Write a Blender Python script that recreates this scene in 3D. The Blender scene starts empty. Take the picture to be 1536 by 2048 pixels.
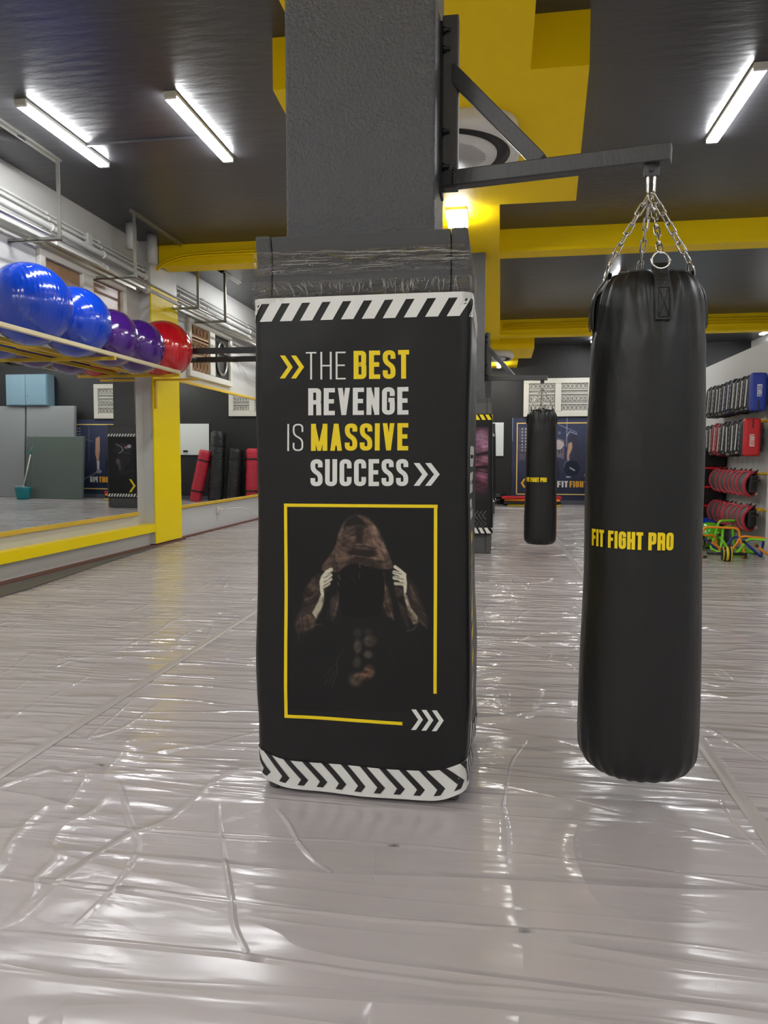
import bpy, bmesh, math, random
import numpy as np
from mathutils import Vector, Matrix, noise
random.seed(4)
PI = math.pi
S = bpy.context.scene
COL = S.collection

# ---------------------------------------------------------------- camera, world, exposure
F_PX, CAM_H = 1480.0, 1.10
_ph = math.atan(107 / F_PX)
_th = math.atan(232 / F_PX * math.cos(_ph))
FW = Vector((-math.sin(_th) * math.cos(_ph), math.cos(_th) * math.cos(_ph), -math.sin(_ph)))
RT = Vector((math.cos(_th), math.sin(_th), 0))
UP = RT.cross(FW)
cam = bpy.data.cameras.new('camera')
cam.sensor_fit = 'VERTICAL'
cam.sensor_height = 24.0
cam.sensor_width = 18.0
cam.lens = F_PX / 2048 * 24.0
cam.clip_start = 0.05
cam_o = bpy.data.objects.new('camera', cam)
COL.objects.link(cam_o)
M3 = Matrix((RT, UP, -FW)).transposed()
cam_o.matrix_world = Matrix.Translation((0, 0, CAM_H)) @ M3.to_4x4()
S.camera = cam_o
W = bpy.data.worlds.new('world')
S.world = W
W.use_nodes = True
W.node_tree.nodes['Background'].inputs[0].default_value = (0.75, 0.8, 0.9, 1)
W.node_tree.nodes['Background'].inputs[1].default_value = 0.05
S.view_settings.view_transform = 'Standard'
S.view_settings.look = 'None'
S.view_settings.gamma = 1
S.view_settings.use_curve_mapping = False
S.view_settings.exposure = 0.0
LAMP = 88.0
S.cycles.max_bounces = 8
S.cycles.glossy_bounces = 5
S.cycles.transparent_max_bounces = 8
S.cycles.sample_clamp_indirect = 6


def on_plane(u, v, y=None, x=None, z=None):
    """point of a world plane seen at a pixel of the 1536x2048 frame (used to read sizes of flat prints)"""
    q = FW * F_PX + RT * (u - 768) + UP * (1024 - v)
    t = x / q.x if x is not None else (y / q.y if y is not None else (z - CAM_H) / q.z)
    return Vector((0, 0, CAM_H)) + q * t


def lin(c):
    return tuple((x / 12.92 if x <= 0.04045 else ((x + 0.055) / 1.055) ** 2.4) for x in c)


def rgb(r, g, b):
    return lin((r / 255, g / 255, b / 255)) + (1,)


# ---------------------------------------------------------------- materials
def mat(name, col, rough=0.5, metal=0.0, coat=0.0, spec=0.5, bump=None, emit=0, vary=0.0, vscale=4, coat_rough=0.1, attr=None):
    m = bpy.data.materials.new(name)
    m.use_nodes = True
    nt = m.node_tree
    p = nt.nodes['Principled BSDF']
    p.inputs['Base Color'].default_value = col
    p.inputs['Roughness'].default_value = rough
    p.inputs['Metallic'].default_value = metal
    p.inputs['Coat Weight'].default_value = coat
    p.inputs['Coat Roughness'].default_value = coat_rough
    p.inputs['Specular IOR Level'].default_value = spec
    tc = nt.nodes.new('ShaderNodeTexCoord')
    if attr:
        a = nt.nodes.new('ShaderNodeAttribute')
        a.attribute_name = attr
        nt.links.new(a.outputs['Color'], p.inputs['Base Color'])
    if vary:
        n = nt.nodes.new('ShaderNodeTexNoise')
        n.inputs['Scale'].default_value = vscale
        n.inputs['Detail'].default_value = 4
        nt.links.new(tc.outputs['Object'], n.inputs['Vector'])
        r = nt.nodes.new('ShaderNodeMapRange')
        r.inputs['To Min'].default_value = 1 - vary
        r.inputs['To Max'].default_value = 1 + vary
        nt.links.new(n.outputs['Fac'], r.inputs['Value'])
        mx = nt.nodes.new('ShaderNodeVectorMath')
        mx.operation = 'SCALE'
        mx.inputs[0].default_value = col[:3]
        nt.links.new(r.outputs['Result'], mx.inputs['Scale'])
        nt.links.new(mx.outputs['Vector'], p.inputs['Base Color'])
    if bump:
        sc, dist, stretch = bump
        mp = nt.nodes.new('ShaderNodeMapping')
        mp.inputs['Scale'].default_value = stretch
        n = nt.nodes.new('ShaderNodeTexNoise')
        n.inputs['Scale'].default_value = sc
        n.inputs['Detail'].default_value = 5
        b = nt.nodes.new('ShaderNodeBump')
        b.inputs['Distance'].default_value = dist
        b.inputs['Strength'].default_value = 1
        nt.links.new(tc.outputs['Object'], mp.inputs['Vector'])
        nt.links.new(mp.outputs['Vector'], n.inputs['Vector'])
        nt.links.new(n.outputs['Fac'], b.inputs['Height'])
        nt.links.new(b.outputs['Normal'], p.inputs['Normal'])
        if coat:
            nt.links.new(b.outputs['Normal'], p.inputs['Coat Normal'])
    if emit:
        p.inputs['Emission Color'].default_value = (0.975, 0.985, 1.0, 1)
        p.inputs['Emission Strength'].default_value = emit
    return m


YEL = rgb(248, 212, 0)
M = {}
M['wall'] = mat('wall_paint', rgb(202, 202, 199), 0.55, bump=(60, 0.001, (1, 1, 1)), vary=0.02)
M['wall_low'] = mat('grey_white_paint', rgb(205, 206, 204), 0.35)
M['ceiling'] = mat('charcoal_ceiling_paint', rgb(58, 58, 61), 0.32, bump=(7, 0.004, (0.6, 2.0, 1)), vary=0.08, spec=0.5)
M['black_wall'] = mat('black_wall_paint', rgb(33, 34, 36), 0.55, bump=(20, 0.004, (1, 1, 1)))
M['pillar'] = mat('charcoal_textured_paint', rgb(70, 71, 75), 0.36, bump=(85, 0.009, (1, 1, 1)), spec=0.6)
M['yellow'] = mat('yellow_paint', YEL, 0.5, spec=0.2, bump=(30, 0.0015, (1, 1, 1)))
M['yellow_gloss'] = mat('yellow_gloss_paint', rgb(255, 228, 0), 0.4, spec=0.2)
M['amber'] = mat('amber_trim_paint', rgb(222, 184, 52), 0.4)
M['foam'] = mat('grey_foam', rgb(88, 88, 89), 0.95, bump=(260, 0.002, (1, 1, 1)), spec=0.2)
M['vinyl'] = mat('black_banner_vinyl', rgb(25, 25, 26), 0.36, bump=(5, 0.006, (1, 1, 1)), spec=0.35)
M['print_white'] = mat('white_print', rgb(226, 226, 222), 0.38)
M['print_yellow'] = mat('yellow_print', rgb(240, 212, 14), 0.38)
M['print_black'] = mat('black_print', rgb(30, 29, 30), 0.38)
M['print_orange'] = mat('orange_print', rgb(240, 180, 60), 0.4)
M['art'] = mat('printed_picture', (1, 1, 1, 1), 0.4, attr='Col', spec=0.3)
M['leather'] = mat('black_bag_leather', rgb(27, 27, 28), 0.40, bump=(7, 0.010, (1.2, 1.2, 0.5)), spec=0.42)
M['strap'] = mat('black_webbing', rgb(28, 28, 28), 0.45, bump=(120, 0.002, (1, 1, 1)))
M['stitch'] = mat('dark_stitching', rgb(14, 14, 14), 0.7)
M['chrome'] = mat('zinc_chain', rgb(205, 203, 196), 0.22, metal=1)
M['steel_black'] = mat('black_painted_steel', rgb(58, 58, 60), 0.42, bump=(45, 0.002, (1, 1, 0.4)))
M['steel_dark'] = mat('dark_rig_steel', rgb(34, 34, 35), 0.4)
M['bolt'] = mat('black_bolt', rgb(24, 24, 25), 0.4, metal=0.4)
M['bag_yellow'] = mat('yellow_vinyl_letters', rgb(245, 215, 10), 0.45)
M['white_plastic'] = mat('white_plastic', rgb(222, 221, 216), 0.4)
M['white_frame'] = mat('white_window_paint', rgb(216, 214, 202), 0.45)
M['black_plastic'] = mat('black_plastic', rgb(22, 22, 23), 0.35)
M['galv'] = mat('galvanised_steel', rgb(168, 168, 160), 0.3, metal=0.9)
M['pipe'] = mat('pale_grey_pipe_paint', rgb(188, 188, 185), 0.4)
M['brown_glass'] = mat('brown_paper_behind_glass', rgb(150, 118, 90), 0.25, vary=0.25, vscale=9)
M['brown_iron'] = mat('brown_iron_grille', rgb(176, 140, 104), 0.5)
M['grille_white'] = mat('white_iron_grille', rgb(214, 212, 200), 0.5)
M['pane_lit'] = mat('frosted_pane', rgb(158, 158, 154), 0.3, vary=0.2, vscale=14)
M['tube'] = mat('lit_diffuser', (1, 1, 1, 1), 0.5, emit=LAMP)
M['mat_grey'] = mat('grey_mat_vinyl', rgb(140, 143, 145), 0.5)
M['mat_green'] = mat('grey_green_mat_vinyl', rgb(92, 103, 98), 0.5, bump=(4, 0.01, (1, 1, 1)))
M['teal'] = mat('teal_plastic', rgb(0, 128, 138), 0.4)
M['black_vinyl'] = mat('black_roll_vinyl', rgb(32, 33, 35), 0.3, bump=(14, 0.02, (1, 1, 3)))
M['red_vinyl'] = mat('red_roll_vinyl', rgb(196, 40, 62), 0.35, bump=(14, 0.015, (1, 1, 3)))
M['pad_black'] = mat('black_pad_leather', rgb(36, 37, 39), 0.45)
M['pad_blue'] = mat('blue_pad_leather', rgb(30, 56, 150), 0.4)
M['pad_navy'] = mat('navy_pad_leather', rgb(28, 34, 80), 0.4)
M['pad_red'] = mat('red_pad_leather', rgb(196, 30, 40), 0.4)
M['pad_rim'] = mat('red_pad_rim', rgb(176, 48, 62), 0.4)
M['pad_grey'] = mat('grey_pad_face', rgb(84, 84, 84), 0.5)
M['peg'] = mat('yellow_peg', rgb(236, 190, 20), 0.4)
M['green_tube'] = mat('lime_tube', rgb(130, 226, 40), 0.35)
M['orange_tube'] = mat('orange_tube', rgb(246, 150, 30), 0.35)
M['blue_tube'] = mat('blue_tube', rgb(30, 60, 150), 0.35)
M['skirting'] = mat('dark_skirting', rgb(90, 88, 86), 0.5)
M['tape'] = mat('clear_floor_tape', rgb(178, 171, 168), 0.3)
M['blue_cab'] = mat('blue_grey_cabinet', rgb(120, 150, 165), 0.3)
M['board'] = mat('whiteboard', rgb(226, 232, 230), 0.25)
M['stack_green'] = mat('green_band', rgb(0, 92, 60), 0.5)
M['cord'] = mat('white_cable', rgb(216, 216, 214), 0.5)
M['terracotta'] = mat('terracotta_edge', rgb(110, 70, 58), 0.7)


def ball_mat(name, c):
    m = mat(name, c, 0.16, coat=0.5, coat_rough=0.05, spec=0.6)
    nt = m.node_tree
    p = nt.nodes['Principled BSDF']
    tc = nt.nodes.new('ShaderNodeTexCoord')
    mp = nt.nodes.new('ShaderNodeMapping')
    mp.inputs['Rotation'].default_value = (0.3, 0.4, 0)
    w = nt.nodes.new('ShaderNodeTexWave')
    w.wave_type = 'BANDS'
    w.bands_direction = 'Y'
    w.inputs['Scale'].default_value = 9
    w.inputs['Distortion'].default_value = 0.6
    w.inputs['Detail'].default_value = 1
    b = nt.nodes.new('ShaderNodeBump')
    b.inputs['Distance'].default_value = 0.003
    b.inputs['Strength'].default_value = 0.5
    nt.links.new(tc.outputs['Object'], mp.inputs['Vector'])
    nt.links.new(mp.outputs['Vector'], w.inputs['Vector'])
    nt.links.new(w.outputs['Fac'], b.inputs['Height'])
    nt.links.new(b.outputs['Normal'], p.inputs['Normal'])
    return m


M['ball_blue'] = ball_mat('glossy_blue_rubber', rgb(10, 62, 190))
M['ball_purple'] = ball_mat('glossy_purple_rubber', rgb(66, 24, 118))
M['ball_red'] = ball_mat('glossy_red_rubber', rgb(196, 22, 34))
M['ball_green'] = ball_mat('glossy_green_rubber', rgb(90, 190, 20))

# mirror
mm = mat('mirror_silver', (0.80, 0.82, 0.81, 1), 0.0, metal=1)
M['mirror'] = mm


def floor_material():
    m = bpy.data.materials.new('film_covered_floor')
    m.use_nodes = True
    nt = m.node_tree
    N, L = nt.nodes.new, nt.links.new
    p = nt.nodes['Principled BSDF']
    tc = N('ShaderNodeTexCoord')

    def noise_(scale, stretch, detail=3, dist=0.0, rot=0.0, rough=0.5):
        mp = N('ShaderNodeMapping')
        mp.inputs['Scale'].default_value = stretch
        mp.inputs['Rotation'].default_value = (0, 0, rot)
        n = N('ShaderNodeTexNoise')
        n.inputs['Scale'].default_value = scale
        n.inputs['Detail'].default_value = detail
        n.inputs['Distortion'].default_value = dist
        n.inputs['Roughness'].default_value = rough
        L(tc.outputs['Object'], mp.inputs['Vector'])
        L(mp.outputs['Vector'], n.inputs['Vector'])
        return n.outputs['Fac']

    def mth(op, a, b=None, c=None):
        n = N('ShaderNodeMath')
        n.operation = op
        for i, v in enumerate((a, b, c)):
            if v is None:
                continue
            if isinstance(v, (int, float)):
                n.inputs[i].default_value = v
            else:
                L(v, n.inputs[i])
        return n.outputs[0]

    def ridge(src, width):
        a = mth('ABSOLUTE', mth('SUBTRACT', src, 0.5))
        b = mth('DIVIDE', a, width)
        c = mth('SUBTRACT', 1.0, b)
        return mth('POWER', mth('MAXIMUM', c, 0.0), 1.6)

    # long folds running across the sheets, sharp creases, soft pillows and fine crinkle
    folds = ridge(noise_(1.0, (0.35, 2.6, 1), 1.5, 0.5), 0.05)
    folds2 = ridge(noise_(1.0, (0.55, 4.6, 1), 2, 0.8, 0.12), 0.06)
    cross = ridge(noise_(1.0, (2.2, 0.8, 1), 1.5, 0.9, 0.35), 0.035)
    soft = noise_(1.0, (1.6, 3.4, 1), 2, 0.4)
    streak = noise_(1.0, (2.0, 13.0, 1), 3, 0.5, 0.04)
    crink = noise_(9.0, (0.7, 1.6, 1), 3, 1.4)
    mask = mth('MULTIPLY', mth('MAXIMUM', mth('SUBTRACT', noise_(1.1, (1, 1.3, 1), 1), 0.42), 0.0), 5.0)
    sep = N('ShaderNodeSeparateXYZ')
    L(tc.outputs['Object'], sep.inputs[0])
    rg = N('ShaderNodeMapRange')
    rg.inputs['From Min'].default_value = 1.9
    rg.inputs['From Max'].default_value = 4.2
    rg.inputs['To Min'].default_value = 0.12
    rg.inputs['To Max'].default_value = 1.0
    L(sep.outputs['Y'], rg.inputs['Value'])
    loose = rg.outputs['Result']
    h = mth('MULTIPLY', folds, 0.55)
    h = mth('ADD', h, mth('MULTIPLY', folds2, mth('MULTIPLY', loose, 0.9)))
    h = mth('ADD', h, mth('MULTIPLY', mth('MULTIPLY', cross, mask), 0.8))
    h = mth('ADD', h, mth('MULTIPLY', soft, 1.5))
    h = mth('ADD', h, mth('MULTIPLY', mth('MULTIPLY', streak, mth('ADD', mask, 0.6)), mth('MULTIPLY', loose, 2.6)))
    h = mth('ADD', h, mth('MULTIPLY', mth('MULTIPLY', crink, mask), 0.22))
    b = N('ShaderNodeBump')
    b.inputs['Distance'].default_value = 0.011
    b.inputs['Strength'].default_value = 1.0
    L(h, b.inputs['Height'])
    p.inputs['Base Color'].default_value = rgb(186, 178, 178)
    p.inputs['Roughness'].default_value = 0.5
    p.inputs['Coat Weight'].default_value = 1.0
    p.inputs['Coat IOR'].default_value = 1.6
    p.inputs['Coat Roughness'].default_value = 0.14
    rr = N('ShaderNodeMapRange')
    rr.inputs['From Min'].default_value = 1.2
    rr.inputs['From Max'].default_value = 3.5
    rr.inputs['To Min'].default_value = 0.24
    rr.inputs['To Max'].default_value = 0.12
    L(sep.outputs['Y'], rr.inputs['Value'])
    L(rr.outputs['Result'], p.inputs['Coat Roughness'])
    L(b.outputs['Normal'], p.inputs['Coat Normal'])
    b2 = N('ShaderNodeBump')
    b2.inputs['Distance'].default_value = 0.004
    L(h, b2.inputs['Height'])
    L(b2.outputs['Normal'], p.inputs['Normal'])
    return m


M['floor'] = floor_material()


def film_material():
    m = bpy.data.materials.new('cling_film')
    m.use_nodes = True
    nt = m.node_tree
    N, L = nt.nodes.new, nt.links.new
    out = nt.nodes['Material Output']
    nt.nodes.remove(nt.nodes['Principled BSDF'])
    tr = N('ShaderNodeBsdfTransparent')
    tr.inputs[0].default_value = (0.985, 0.985, 0.985, 1)
    gl = N('ShaderNodeBsdfGlossy')
    gl.inputs['Roughness'].default_value = 0.07
    gl.inputs['Color'].default_value = (1, 1, 1, 1)
    mix = N('ShaderNodeMixShader')
    mix.inputs[0].default_value = 0.13
    tc = N('ShaderNodeTexCoord')
    mp = N('ShaderNodeMapping')
    mp.inputs['Scale'].default_value = (9, 9, 34)
    n = N('ShaderNodeTexNoise')
    n.inputs['Scale'].default_value = 1.0
    n.inputs['Detail'].default_value = 3
    n.inputs['Distortion'].default_value = 1.6
    b = N('ShaderNodeBump')
    b.inputs['Distance'].default_value = 0.16
    L(tc.outputs['Object'], mp.inputs['Vector'])
    L(mp.outputs['Vector'], n.inputs['Vector'])
    L(n.outputs['Fac'], b.inputs['Height'])
    L(b.outputs['Normal'], gl.inputs['Normal'])
    L(tr.outputs[0], mix.inputs[1])
    L(gl.outputs[0], mix.inputs[2])
    L(mix.outputs[0], out.inputs[0])
    return m


M['film'] = film_material()


# ---------------------------------------------------------------- mesh helpers
class MB:
    def __init__(s):
        s.v, s.f, s.sm, s.col = [], [], [], []

    def add(s, vs, fs, smooth=False):
        o = len(s.v)
        s.v += [tuple(p) for p in vs]
        s.f += [tuple(i + o for i in f) for f in fs]
        s.sm += [smooth] * len(fs)
        return s

    def box(s, x0, x1, y0, y1, z0, z1, m=None):
        vs = [Vector((x, y, z)) for x in (x0, x1) for y in (y0, y1) for z in (z0, z1)]
        if m is not None:
            vs = [m @ p for p in vs]
        return s.add(vs, [(0, 1, 3, 2), (4, 6, 7, 5), (0, 4, 5, 1), (2, 3, 7, 6), (0, 2, 6, 4), (1, 5, 7, 3)])

    def tube(s, pts, r, n=8, closed=False, caps=True):
        pts = [Vector(p) for p in pts]
        k = len(pts)
        t0 = (pts[1] - pts[0]).normalized()
        up = Vector((0, 0, 1)) if abs(t0.z) < 0.9 else Vector((1, 0, 0))
        nrm = (up - t0 * up.dot(t0)).normalized()
        vs = []
        for i, p in enumerate(pts):
            if closed:
                t = (pts[(i + 1) % k] - pts[i - 1]).normalized()
            else:
                t = (pts[min(i + 1, k - 1)] - pts[max(i - 1, 0)]).normalized()
            nrm = (nrm - t * nrm.dot(t)).normalized()
            bi = t.cross(nrm)
            rr = r[i] if isinstance(r, (list, tuple)) else r
            for j in range(n):
                a = 2 * PI * j / n
                vs.append(p + (nrm * math.cos(a) + bi * math.sin(a)) * rr)
        fs = []
        for i in range(k if closed else k - 1):
            for j in range(n):
                a, b = i * n + j, i * n + (j + 1) % n
                c, d = ((i + 1) % k) * n + (j + 1) % n, ((i + 1) % k) * n + j
                fs.append((a, b, c, d))
        if caps and not closed:
            fs.append(tuple(range(n))[::-1])
            fs.append(tuple((k - 1) * n + j for j in range(n)))
        return s.add(vs, fs, True)

    def lathe(s, prof, c=(0, 0, 0), n=32, m=None, fn=None):
        vs, fs = [], []
        for (r, z) in prof:
            for j in range(n):
                a = 2 * PI * j / n
                rr, zz = (r, z) if fn is None else fn(r, z, a)
                p = Vector((c[0] + rr * math.cos(a), c[1] + rr * math.sin(a), c[2] + zz))
                vs.append(m @ p if m is not None else p)
        for i in range(len(prof) - 1):
            for j in range(n):
                fs.append((i * n + j, i * n + (j + 1) % n, (i + 1) * n + (j + 1) % n, (i + 1) * n + j))
        return s.add(vs, fs, True)

    def sphere(s, c, r, n=24, sz=1.0):
        prof = [(r * math.sin(PI * i / n) + 1e-5, -r * sz * math.cos(PI * i / n)) for i in range(n + 1)]
        return s.lathe(prof, c, n * 2)

    def prism(s, poly, z0, z1, m=None):
        n = len(poly)
        vs = [Vector((x, y, z0)) for x, y in poly] + [Vector((x, y, z1)) for x, y in poly]
        if m is not None:
            vs = [m @ p for p in vs]
        fs = [tuple(range(n))[::-1], tuple(range(n, 2 * n))] + [(i, (i + 1) % n, n + (i + 1) % n, n + i) for i in range(n)]
        return s.add(vs, fs)

    def rbox(s, x0, x1, y0, y1, z0, z1, r=0.01, seg=2, m=None):
        bm = bmesh.new()
        bmesh.ops.create_cube(bm, size=1)
        for v in bm.verts:
            v.co = Vector(((x0 + x1) / 2 + v.co.x * (x1 - x0), (y0 + y1) / 2 + v.co.y * (y1 - y0), (z0 + z1) / 2 + v.co.z * (z1 - z0)))
        bmesh.ops.bevel(bm, geom=bm.edges[:], offset=r, segments=seg, affect='EDGES', profile=0.5)
        if m is not None:
            bm.transform(m)
        bm.verts.index_update()
        s.add([v.co.copy() for v in bm.verts], [tuple(v.index for v in f.verts) for f in bm.faces])
        bm.free()
        return s

    def build(s, name, material, parent=None, loc=None, fix=True):
        me = bpy.data.meshes.new(name)
        me.from_pydata([tuple(p) for p in s.v], [], s.f)
        me.polygons.foreach_set('use_smooth', s.sm)
        me.materials.append(material)
        me.update()
        if fix:
            bm = bmesh.new()
            bm.from_mesh(me)
            bmesh.ops.recalc_face_normals(bm, faces=bm.faces)
            bm.to_mesh(me)
            bm.free()
        o = bpy.data.objects.new(name, me)
        COL.objects.link(o)
        if parent is not None:
            o.parent = parent
        if loc is not None:
            o.location = loc
        return o


def tag(o, label=None, cat=None, group=None, kind=None):
    if label: o['label'] = label
    if cat: o['category'] = cat
    if group: o['group'] = group
    if kind: o['kind'] = kind
    return o


def thing(name, loc, label, cat, group=None, rz=0):
    o = bpy.data.objects.new(name, None)
    o.empty_display_size = 0.1
    COL.objects.link(o)
    o.location = loc
    o.rotation_euler = (0, 0, rz)
    return tag(o, label, cat, group)


def copy_tree(o, parent=None):
    kids = [c for c in bpy.data.objects if c.parent == o]
    c = o.copy()
    COL.objects.link(c)
    c.parent = parent
    for k in kids:
        copy_tree(k, c)
    return c


def bevel(o, w=0.004, seg=2):
    b = o.modifiers.new('bevel', 'BEVEL')
    b.width = w
    b.segments = seg
    b.limit_method = 'ANGLE'
    return o


def struct(name, mb, m, label=None):
    o = mb.build(name, m)
    o['kind'] = 'structure'
    if label: o['label'] = label
    return o


# ---------------------------------------------------------------- condensed lettering
def resample(pts, step):
    out = [Vector(pts[0])]
    for a, b in zip(pts, pts[1:]):
        a, b = Vector(a), Vector(b)
        n = max(1, int((b - a).length / step))
        out += [a.lerp(b, (i + 1) / n) for i in range(n)]
    return out


def rpath(pts, r, closed=False):
    pts = [Vector(p) for p in pts]
    k = len(pts)
    out = []
    for i, p in enumerate(pts):
        if not closed and i in (0, k - 1):
            out.append(p)
            continue
        a, b = pts[i - 1], pts[(i + 1) % k]
        ra = min(r, (a - p).length * 0.5, (b - p).length * 0.5)
        p0 = p + (a - p).normalized() * ra
        p1 = p + (b - p).normalized() * ra
        for j in range(7):
            t = j / 6
            out.append(p0 * (1 - t) ** 2 + p * 2 * t * (1 - t) + p1 * t * t)
    if closed:
        out.append(out[0])
    return out


def ribbon(pts, t, step):
    pts = resample(pts, step)
    k = len(pts)
    closed = (pts[0] - pts[-1]).length < 1e-6
    pairs = []
    for i, p in enumerate(pts):
        a = pts[i - 1] if i else (pts[-2] if closed else p)
        b = pts[i + 1] if i < k - 1 else (pts[1] if closed else p)
        d1, d2 = (p - a), (b - p)
        if d1.length < 1e-9: d1 = d2
        if d2.length < 1e-9: d2 = d1
        d1, d2 = d1.normalized(), d2.normalized()
        n1, n2 = Vector((-d1.y, d1.x)), Vector((-d2.y, d2.x))
        n = (n1 + n2)
        n = n.normalized() if n.length > 1e-6 else n1
        k2 = t / 2 / max(0.5, n.dot(n1))
        pairs.append((p + n * k2, p - n * k2))
    return pairs


def diag(x0, y0, x1, y1, t, step):
    """stroke with horizontal cut ends"""
    w = t * math.hypot(x1 - x0, y1 - y0) / max(1e-6, abs(y1 - y0))
    n = max(1, int(math.hypot(x1 - x0, y1 - y0) / step))
    return [(Vector((x0 + (x1 - x0) * i / n - w / 2, y0 + (y1 - y0) * i / n)), Vector((x0 + (x1 - x0) * i / n + w / 2, y0 + (y1 - y0) * i / n))) for i in range(n + 1)]


def glyph(ch, t, st):
    w = {'I': t, 'M': 0.42 + t * 0.75, 'T': 0.30 + t * 0.35, 'E': 0.27 + t * 0.55, 'F': 0.27 + t * 0.5}.get(ch, 0.30 + t * 0.7)
    c = t / 2
    r = 0.14
    L = lambda *p: ribbon(p, t, st)
    R = lambda p, closed=False: ribbon(rpath(p, r, closed), t, st)
    g = []
    if ch == 'T': g = [L((0, 1 - c), (w, 1 - c)), L((w / 2, 0), (w / 2, 1 - t))]
    elif ch == 'I': g = [L((c, 0), (c, 1))]
    elif ch == 'H': g = [L((c, 0), (c, 1)), L((w - c, 0), (w - c, 1)), L((t, 0.5), (w - t, 0.5))]
    elif ch in 'EF':
        g = [L((c, 0), (c, 1)), L((t, 1 - c), (w, 1 - c)), L((t, 0.51), (w * 0.92, 0.51))]
        if ch == 'E': g.append(L((t, c), (w, c)))
    elif ch == 'N': g = [L((c, 0), (c, 1)), L((w - c, 0), (w - c, 1)), diag(c, 1, w - c, 0, t * 0.8, st)]
    elif ch == 'V': g = [diag(c * 1.1, 1, w / 2, 0, t * .95, st), diag(w - c * 1.1, 1, w / 2, 0, t * .95, st)]
    elif ch == 'A': g = [diag(c * 1.1, 0, w / 2, 1, t * .95, st), diag(w - c * 1.1, 0, w / 2, 1, t * .95, st), L((w * 0.25, 0.27), (w * 0.75, 0.27))]
    elif ch == 'M': g = [L((c, 0), (c, 1)), L((w - c, 0), (w - c, 1)), diag(c, 1, w / 2, 0, t * 0.75, st), diag(w - c, 1, w / 2, 0, t * 0.75, st)]
    elif ch == 'P': g = [L((c, 0), (c, 1)), R([(t, 1 - c), (w - c, 1 - c), (w - c, 0.42), (t, 0.42)])]
    elif ch == 'R': g = [L((c, 0), (c, 1)), R([(t, 1 - c), (w - c, 1 - c), (w - c, 0.48), (t, 0.48)]), R([(w * 0.6, 0.48), (w - c, 0.46), (w - c * .9, 0)])]
    elif ch == 'B': g = [L((c, 0), (c, 1)), R([(t, 1 - c), (w - c * 1.1, 1 - c), (w - c * 1.1, 0.52), (t, 0.52)]), R([(t, 0.52), (w - c, 0.52), (w - c, c), (t, c)])]
    elif ch == 'S': g = [R([(w - c, 0.70), (w - c, 1 - c), (c, 1 - c), (c, 0.60), (w - c, 0.42), (w - c, c), (c, c), (c, 0.30)])]
    elif ch == 'C': g = [R([(w - c, 0.66), (w - c, 1 - c), (c, 1 - c), (c, c), (w - c, c), (w - c, 0.34)])]
    elif ch == 'G': g = [R([(w - c, 0.68), (w - c, 1 - c), (c, 1 - c), (c, c), (w - c, c), (w - c, 0.47)]), L((w - c * 0.1, 0.47 + c * .8), (w * 0.5, 0.47 + c * .8))]
    elif ch == 'U': g = [R([(c, 1), (c, c), (w - c, c), (w - c, 1)])]
    elif ch == 'O': g = [R([(c, c), (c, 1 - c), (w - c, 1 - c), (w - c, c)], True)]
    elif ch == 'D': g = [L((c, 0), (c, 1)), R([(t, 1 - c), (w - c, 1 - c), (w - c, c), (t, c)])]
    elif ch == ' ': w = 0.16
    return g, w


def text(mb, s, fn, t=0.17, gap=0.07, st=0.12, f=None):
    """fn(u, v) with u, v in 0..1 gives the world point"""
    gs, x = [], 0
    for ch in s:
        g, w = glyph(ch, t, st)
        gs.append((g, x))
        x += w + gap
    tot = x - gap
    for g, x0 in gs:
        for pairs in g:
            vs, fs = [], []
            for a, b in pairs:
                vs += [fn((x0 + a.x) / tot, a.y), fn((x0 + b.x) / tot, b.y)]
            for i in range(len(pairs) - 1):
                fs.append((2 * i, 2 * i + 1, 2 * i + 3, 2 * i + 2))
            mb.add(vs, fs)
    return mb


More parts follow.
